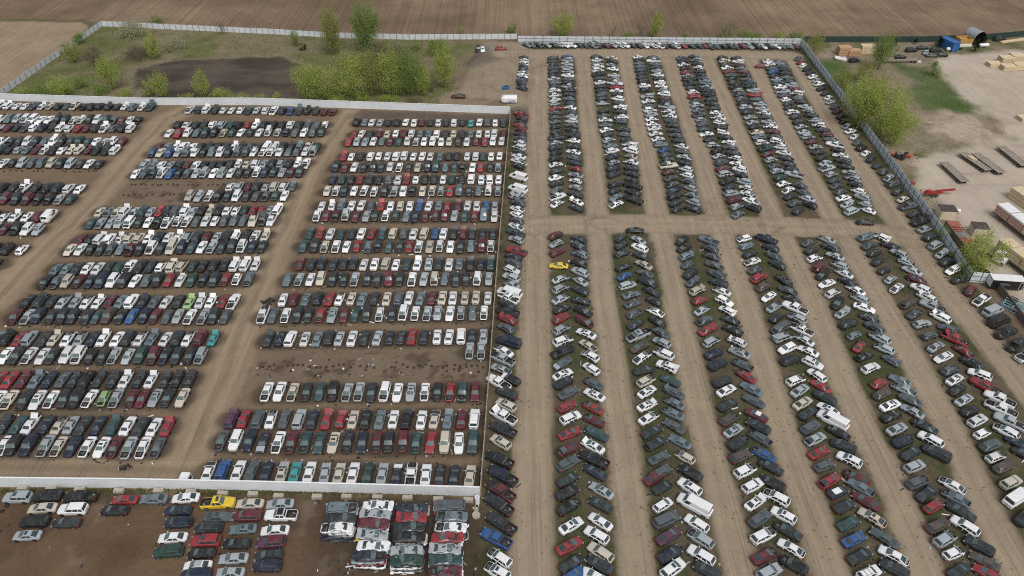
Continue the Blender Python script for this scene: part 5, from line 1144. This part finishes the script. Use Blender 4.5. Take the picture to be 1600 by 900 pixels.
p = G(1480, 76); t = thing('shipping_container', 'blue shipping container standing by the green mesh fence', 'container', (p.x, p.y, 0), R(-72)); pb = PB(); pb.box((0, 0, 1.9), (7.5, 3.2, 3.6)); [pb.box((-3.6 + i * .45, s * 1.62, 1.9), (.2, .06, 3.3)) for i in range(17) for s in (1, -1)]; pb.build('body', bluep, t); pb = PB(); [pb.box((3.78, s * .8, 1.9), (.05, 1.5, 3.4)) for s in (1, -1)]; [pb.box((3.82, x, 1.9), (.05, .06, 3.4)) for x in (-1.1, -.4, .4, 1.1)]; pb.build('door', bluep, t)
p = G(1519, 66); t = thing('culvert_pipe', 'big grey corrugated steel culvert section lying open end forward', 'culvert', (p.x, p.y, 0), R(-75)); pb = PB()
rows = [[(x, math.cos(a_) * r_, 2.6 + math.sin(a_) * r_) for a_ in [2 * math.pi * k / 28 for k in range(28)]] for x, r_ in [(-3 + i * .25, 2.6 + (.07 if i % 2 else 0)) for i in range(25)]]
pb.grid(rows, 0, closed=True); pb.grid([[(x, y * .965, 2.6 + (z - 2.6) * .965) for x, y, z in r_] for r_ in rows[::-1]], 1, closed=True); pb.build('shell', [galv, dark_m], t)
for x, y, l, rz, lab in ((1536, 74, 4.2, 5, 'long white propane tank before the dark conifers'), (1484, 80, 3.4, 2, 'white propane tank in front of the blue container')):
    p = G(x, y); t = thing('propane_tank', lab, 'tank', (p.x, p.y, 0), R(rz), 'white propane tanks'); pb = PB(); n = 14
    prof = [(-l / 2, .05), (-l / 2 + .12, .45), (-l / 2 + .45, .68), (l / 2 - .45, .68), (l / 2 - .12, .45), (l / 2, .05)]
    pb.grid([[(xx, r_ * math.cos(6.283 * k / n), .95 + r_ * math.sin(6.283 * k / n)) for k in range(n)] for xx, r_ in prof], 0, closed=True); pb.build('vessel', whitep, t); pb = PB(); [pb.box((xx, 0, .2), (.25, .9, .4)) for xx in (-l * .3, l * .3)]; pb.build('saddle', concrete, t)
p = G(1503, 70); t = thing('equipment_bin', 'ochre open top steel bin beside the culvert', 'bin', (p.x, p.y, 0), R(3)); pb = PB(); [pb.box((0, s * 2.0, 1.5), (5.2, .15, 3.0)) for s in (1, -1)]; [pb.box((s * 2.55, 0, 1.5), (.15, 3.85, 3.0)) for s in (1, -1)]; pb.box((0, 0, 2.0), (5.0, 3.8, .1)); pb.build('shell', yellowp, t); pb = PB(); pb.box((0, -2.3, .6), (4.8, .6, .9)); pb.build('front_rail', whitep, t)
a, b = G(1563, 67.5), G(1600, 62.5); rz, c, L = along(a, b); pb = PB(); [pb.box((0, -.5 + i * .5, .35 + .1 * (i % 2)), (L, .45, .5)) for i in range(3)]; tag(pb.build('timber_beams', lumber, None, (c.x, c.y, 0), rz), 'long pale yellow beams lying before the mesh fence at the frame edge', 'beams')
p = G(1462, 306); t = thing('crane_trailer', 'red folded boom trailer on two axles beside the grey fence', 'machine', (p.x, p.y, 0), R(6)); pb = PB(); pb.box((-1.2, 0, 1.2), (5.0, 1.2, .5)); pb.box((2.4, 0, 1.7), (5.2, .5, .45), 0, 0, 1, -.04); pb.box((-2.6, 0, 1.65), (1.4, 1.0, .5)); pb.build('boom', redm, t); wheels(t, (-1.5, -.3), .8, .45)
p = G(1415, 286); pb = PB(); rz = R(-48)
for i in range(4): pb.box((0, -.9 + .6 * i, .7), (4.6, .12, .15))
for i in range(6): pb.box((-2.2 + .88 * i, 0, .45), (.1, 2.0, .7))
tag(pb.build('harrow', redm, None, (p.x, p.y, 0), rz), 'red harrow frame standing just outside the grey fence', 'harrow')
for i, (x, y, m, lab) in enumerate([(1488, 352, orangem, 'faded red steel rack behind the cream shed, upper one'), (1493, 361, redm, 'bright red steel rack in the middle of the rack group'), (1497, 369, galv, 'grey steel rack below the bright red one'), (1505, 378, orangem, 'orange red steel rack beside the round yellow green tree')]):
    p = G(x, y); t = thing('steel_rack', lab, 'rack', (p.x, p.y, 0), R(-6), 'steel racks beside the grey fence'); pb = PB()
    for s in (1, -1):
        for z in (.2, .8): pb.box((0, s * .55, z), (3.4, .16, .2))
    for k in range(5): pb.box((-1.5 + .75 * k, 0, .9), (.14, 1.2, .12))
    pb.build('frame', m, t)
p = G(1590, 487); t = thing('steel_rack', 'pale blue steel roof trusses leaning together behind the brown board fence', 'rack', (p.x, p.y, 0), R(-52))
pb = PB()
for i in range(5):
    y = -1.6 + .8 * i; pb.box((0, y, .25 + .1 * i), (7.0, .14, .16)); pb.box((0, y, 1.2 + .1 * i), (7.0, .14, .16))
    for k in range(7): pb.box((-3 + k, y, .75 + .1 * i), (.1, .1, 1.0), 0, 0, 1, .5 if k % 2 else -.5)
for k in range(4): pb.box((-3 + 2 * k, 0, 1.4), (.14, 3.6, .14))
pb.build('frame', teal_st, t)
p = G(1578, 476); pb = PB(); pb.box((0, 0, .8), (2.0, 2.6, 1.5), 0, 0, .9); pb.box((0, 0, 1.6), (1.4, 1.8, .12), 1); tag(pb.build('dumpster', [blackp, dark_m], None, (p.x, p.y, 0), R(-50)), 'black dumpster beside the pale blue trusses', 'dumpster')
p = G(1549, 406); t = thing('tractor_unit', 'white truck cab behind the round yellow green tree', 'truck', (p.x, p.y, 0), R(-50)); pb = PB(); pb.box((1.2, 0, 1.9), (2.0, 2.4, 2.4), 0, 0, .93); pb.box((2.6, 0, 1.2), (1.0, 2.0, 1.0), 0, 0, .9); pb.build('cab', whitep, t); pb = PB(); pb.box((-1.6, 0, .9), (4.2, 1.0, .3)); pb.build('chassis', blackp, t); wheels(t, (-2.6, -1.4, 2.4), 1.0, .5); pb = PB(); pb.box((2.18, 0, 2.35), (.06, 2.0, .8)); pb.build('windshield', glass_m, t)
p = G(1445, 336, 0); pb = PB(); [pb.box((rng.uniform(-2, 2), rng.uniform(-1, 1), .2), (rng.uniform(.6, 1.8), .3, .3), k % 2, rng.uniform(0, 3)) for k in range(9)]; tag(pb.build('scrap_heap', [dark_m, galv], None, (p.x, p.y, 0)), 'dark scrap heap with a grey panel behind the grey fence', 'scrap heap')
p = G(1408, 245, 0); pb = PB(); [pb.box((rng.gauss(0, 1.6), rng.gauss(0, .9), .35 + .5 * rng.random()), (rng.uniform(.5, 1.6), rng.uniform(.3, .8), rng.uniform(.3, .7)), 0 if k % 4 else 1, rng.uniform(0, 3)) for k in range(16)]; tag(pb.build('scrap_heap', [dark_m, orangem], None, (p.x, p.y, 0)), 'black tarp covered scrap heap under the tree clump by the fence', 'scrap heap')
p = G(420, 472); pb = PB(); [pb.box((rng.gauss(0, .7), rng.gauss(0, .7), .15 + .25 * rng.random()), (rng.uniform(.4, 1.2), rng.uniform(.2, .5), .3), k % 2, rng.uniform(0, 3)) for k in range(18)]; tag(pb.build('scrap_heap', [dark_m, rust], None, (p.x, p.y, 0)), 'low black heap of parts at the lane end of a field row', 'scrap heap')
# concrete pieces at the near end of the white wall
p = G(746, 786); t = thing('concrete_pipe', 'upright pale concrete pipe at the end of the white wall', 'pipe', (p.x, p.y, 0)); pb = PB(); n = 18
o_ = [(.42 * math.cos(6.283 * k / n), .42 * math.sin(6.283 * k / n)) for k in range(n)]; i_ = [(x * .62, y * .62) for x, y in o_]
pb.grid([[(x, y, 0) for x, y in o_], [(x, y, 1.7) for x, y in o_], [(x, y, 1.7) for x, y in i_], [(x, y, .5) for x, y in i_]], 0, closed=True); pb.poly([(x, y, .5) for x, y in i_], 1); pb.build('pipe_shell', [cap_mat, dark_m], t)
p = G(744, 806); pb = PB(); o2 = [(.72 * math.cos(6.283 * k / n), .72 * math.sin(6.283 * k / n)) for k in range(n)]; pb.grid([[(x, y, 0) for x, y in o2], [(x, y, .3) for x, y in o2], [(x * .9, y * .9, .42) for x, y in o2]], 0, closed=True); pb.poly([(x * .9, y * .9, .42) for x, y in o2]); pb.box((0, .95, .2), (.7, .7, .36)); tag(pb.build('concrete_slab', concrete, None, (p.x, p.y, 0)), 'round beige concrete lid lying below the upright pipe', 'lid')
p = G(746, 795); pb = PB(); [pb.box((rng.uniform(-.6, .6), rng.uniform(-.5, .5), .15), (rng.uniform(.3, .7), rng.uniform(.2, .5), .3), 0, rng.uniform(0, 3)) for k in range(6)]; tag(pb.build('rubble_heap', concrete, None, (p.x, p.y, 0)), 'small concrete rubble between the upright pipe and the round lid', 'rubble')
for x, y, lab in ((11, 791, 'loose tyre on the dirt below the silver suv, upper of two'), (4, 799, 'loose tyre on the dirt below the silver suv, lower of two')):
    p = G(x, y); pb = PB(); n = 16; prof = [(.2, .02), (.34, .02), (.36, .11), (.34, .2), (.2, .2)]; pb.grid([[(r_ * math.cos(6.283 * k / n), r_ * math.sin(6.283 * k / n), z) for k in range(n)] for r_, z in prof], 0, closed=True); tag(pb.build('tyre', tyre_m, None, (p.x, p.y, 0)), lab, 'tyre')
p = G(283, 764.5); t = thing('truck_cap', 'white truck cap standing just behind the white wall at the lane end', 'truck cap', (p.x + .6, p.y + 1.45, 0), FIELD_DIR)
pb = PB(); pb.box((0, 0, 1.15), (1.7, 1.75, 1.6), 0, 0, .86); pb.box((0, -.84, 1.3), (1.0, .05, .6), 1); pb.box((0, .84, 1.3), (1.0, .05, .6), 1); pb.box((0, 0, .18), (1.3, 1.3, .36), 1); pb.build('shell', [whitep, dark_m], t)
# ------------------------------------------------------------------ two people
skin_m = new_mat('skin', (.42, .27, .20), .6); jacket = new_mat('black_jacket', (.014, .014, .016), .85); trousers = new_mat('grey_trousers', (.10, .11, .11), .85); hair_m = new_mat('dark_hair', (.02, .015, .012), .8)
def person(name_label, loc, rz, J, legs=trousers):
    vs_, es, rad = [], [], []
    def chain(pts, rs, start=None):
        prev = start
        for p, r_ in zip(pts, rs):
            vs_.append(p); rad.append(r_)
            if prev is not None: es.append((prev, len(vs_) - 1))
            prev = len(vs_) - 1
        return prev
    pel = chain([J['pelvis']], [.15]); che = chain([J['waist'], J['chest']], [.14, .17], pel); nk = chain([J['neck'], J['jaw'], J['head'], J['crown']], [.065, .085, .105, .07], che)
    for s in ('l', 'r'):
        w_ = chain([J['shoulder_' + s], J['elbow_' + s], J['wrist_' + s], J['palm_' + s]], [.075, .052, .036, .042], che)
        pv = Vector(J['palm_' + s]); d = (pv - Vector(J['wrist_' + s])).normalized(); sd_ = d.orthogonal().normalized()
        for k, ln in enumerate((.07, .08, .078, .062)): q = pv + sd_ * (.032 * (k - 1.5) / 1.5) + d * .05; chain([tuple(q), tuple(q + d * ln * .6 + Vector((0, 0, -.008)))], [.010, .008], w_)
        q = pv + sd_ * .05; chain([tuple(q), tuple(q + d * .03)], [.011, .009], w_)
        chain([J['hip_' + s], J['knee_' + s], J['ankle_' + s], J['toe_' + s]], [.10, .068, .05, .045], pel)
    me = bpy.data.meshes.new('person'); me.from_pydata(vs_, es, []); o = bpy.data.objects.new('tmp', me); col.objects.link(o)
    o.modifiers.new('s', 'SKIN'); 
    for k, r_ in enumerate(rad): me.skin_vertices[0].data[k].radius = (r_, r_ * .85)
    me.skin_vertices[0].data[0].use_root = True
    o.modifiers.new('u', 'SUBSURF').levels = 2
    m2 = bpy.data.meshes.new_from_object(o.evaluated_get(bpy.context.evaluated_depsgraph_get())); bpy.data.objects.remove(o); m2.name = 'person'
    m2.materials.clear()
    for m_ in (jacket, legs, skin_m, hair_m): m2.materials.append(m_)
    hd, pl = Vector(J['head']), [Vector(J['palm_l']), Vector(J['palm_r'])]; pz = J['pelvis'][2]; jz = Vector(J['jaw'])
    for f in m2.polygons:
        c_ = f.center; mi = 1 if c_.z < pz - .02 else 0
        if min((c_ - q).length for q in pl) < .13: mi = 2
        if (c_ - hd).length < .16 or (c_ - jz).length < .10: mi = 3 if (c_.z > hd.z + .02 or c_.x < hd.x - .03) else 2
        f.material_index = mi
    m2.polygons.foreach_set('use_smooth', [True] * len(m2.polygons))
    return tag(link('person', m2, None, loc, rz), name_label, 'person')
def pose(lean=0.0, reach=0.0, stride=.12):
    c, s = math.cos(lean), math.sin(lean); pz = .92
    def up(h, y=0, fx=0): return (s * h + fx * c, y, pz + c * h - fx * s)
    J = dict(pelvis=(0, 0, pz), waist=up(.22), chest=up(.43), neck=up(.55), jaw=up(.63, 0, .03), head=up(.71, 0, .01), crown=up(.79))
    for q, y in (('l', 1), ('r', -1)):
        sh = up(.47, .2 * y); el = (sh[0] + .10 + .08 * reach, .25 * y, sh[2] - .26 + .06 * reach); wr = (el[0] + .12 + .12 * reach, .22 * y, el[2] - .21 + .05 * reach); pm_ = (wr[0] + .05, .21 * y, wr[2] - .06)
        J.update({'shoulder_' + q: sh, 'elbow_' + q: el, 'wrist_' + q: wr, 'palm_' + q: pm_})
        st = stride * y; J.update({'hip_' + q: (0, .10 * y, pz - .06), 'knee_' + q: (st * .6 + .05, .11 * y, .50), 'ankle_' + q: (st - .02, .11 * y, .08), 'toe_' + q: (st + .14, .12 * y, .045)})
    return J
p = G(561, 721); person('person in a black jacket and grey trousers walking between two car rows', (p.x, p.y, 0), R(-80), pose(.08, 0, .16))
p = G(205, 733); person('person in dark clothes bending forward to push a cart of parts', (p.x, p.y, 0), R(180), pose(.42, 1, .22), jacket)
t = thing('hand_cart', 'dark hand cart piled with car parts, pushed past the white wall', 'cart', (p.x - 1.35, p.y, 0), R(180))
pb = PB(); pb.box((0, 0, .5), (1.1, .7, .12)); pb.box((0, .33, .66), (1.1, .05, .28)); pb.box((0, -.33, .66), (1.1, .05, .28)); pb.build('tray', rust, t)
pb = PB(); [pb.tube((-.5, y, .62), (-.92, y, .80), .025, 0, 6) for y in (.22, -.22)]; pb.box((.1, .2, .25), (.06, .06, .45)); pb.box((-.35, -.2, .25), (.06, .06, .5)); pb.build('handle', rust, t)
for x, y in ((.45, .3), (.45, -.3), (-.35, .3), (-.35, -.3)): pb = PB(); pb.tube((x, y - .05, .2), (x, y + .05, .2), .2, 0, 12); pb.build('wheel', tyre_m, t)
pb = PB(); pb.box((.1, 0, .78), (.6, .45, .42), 0, .3, .8); pb.box((-.25, .1, .72), (.3, .3, .3), 0, .7); tag(pb.build('engine_block', metal_m, None, (p.x - 1.35, p.y, 0), R(180)), 'dark engine block lying on the hand cart', 'engine')
pb = PB(); pb.box((0, 0, .12), (.3, .25, .24), 0, .2, .9); tag(pb.build('bucket', whitep, None, (p.x - 2.15, p.y, .0), 0), 'small white bucket at the front of the hand cart', 'bucket')
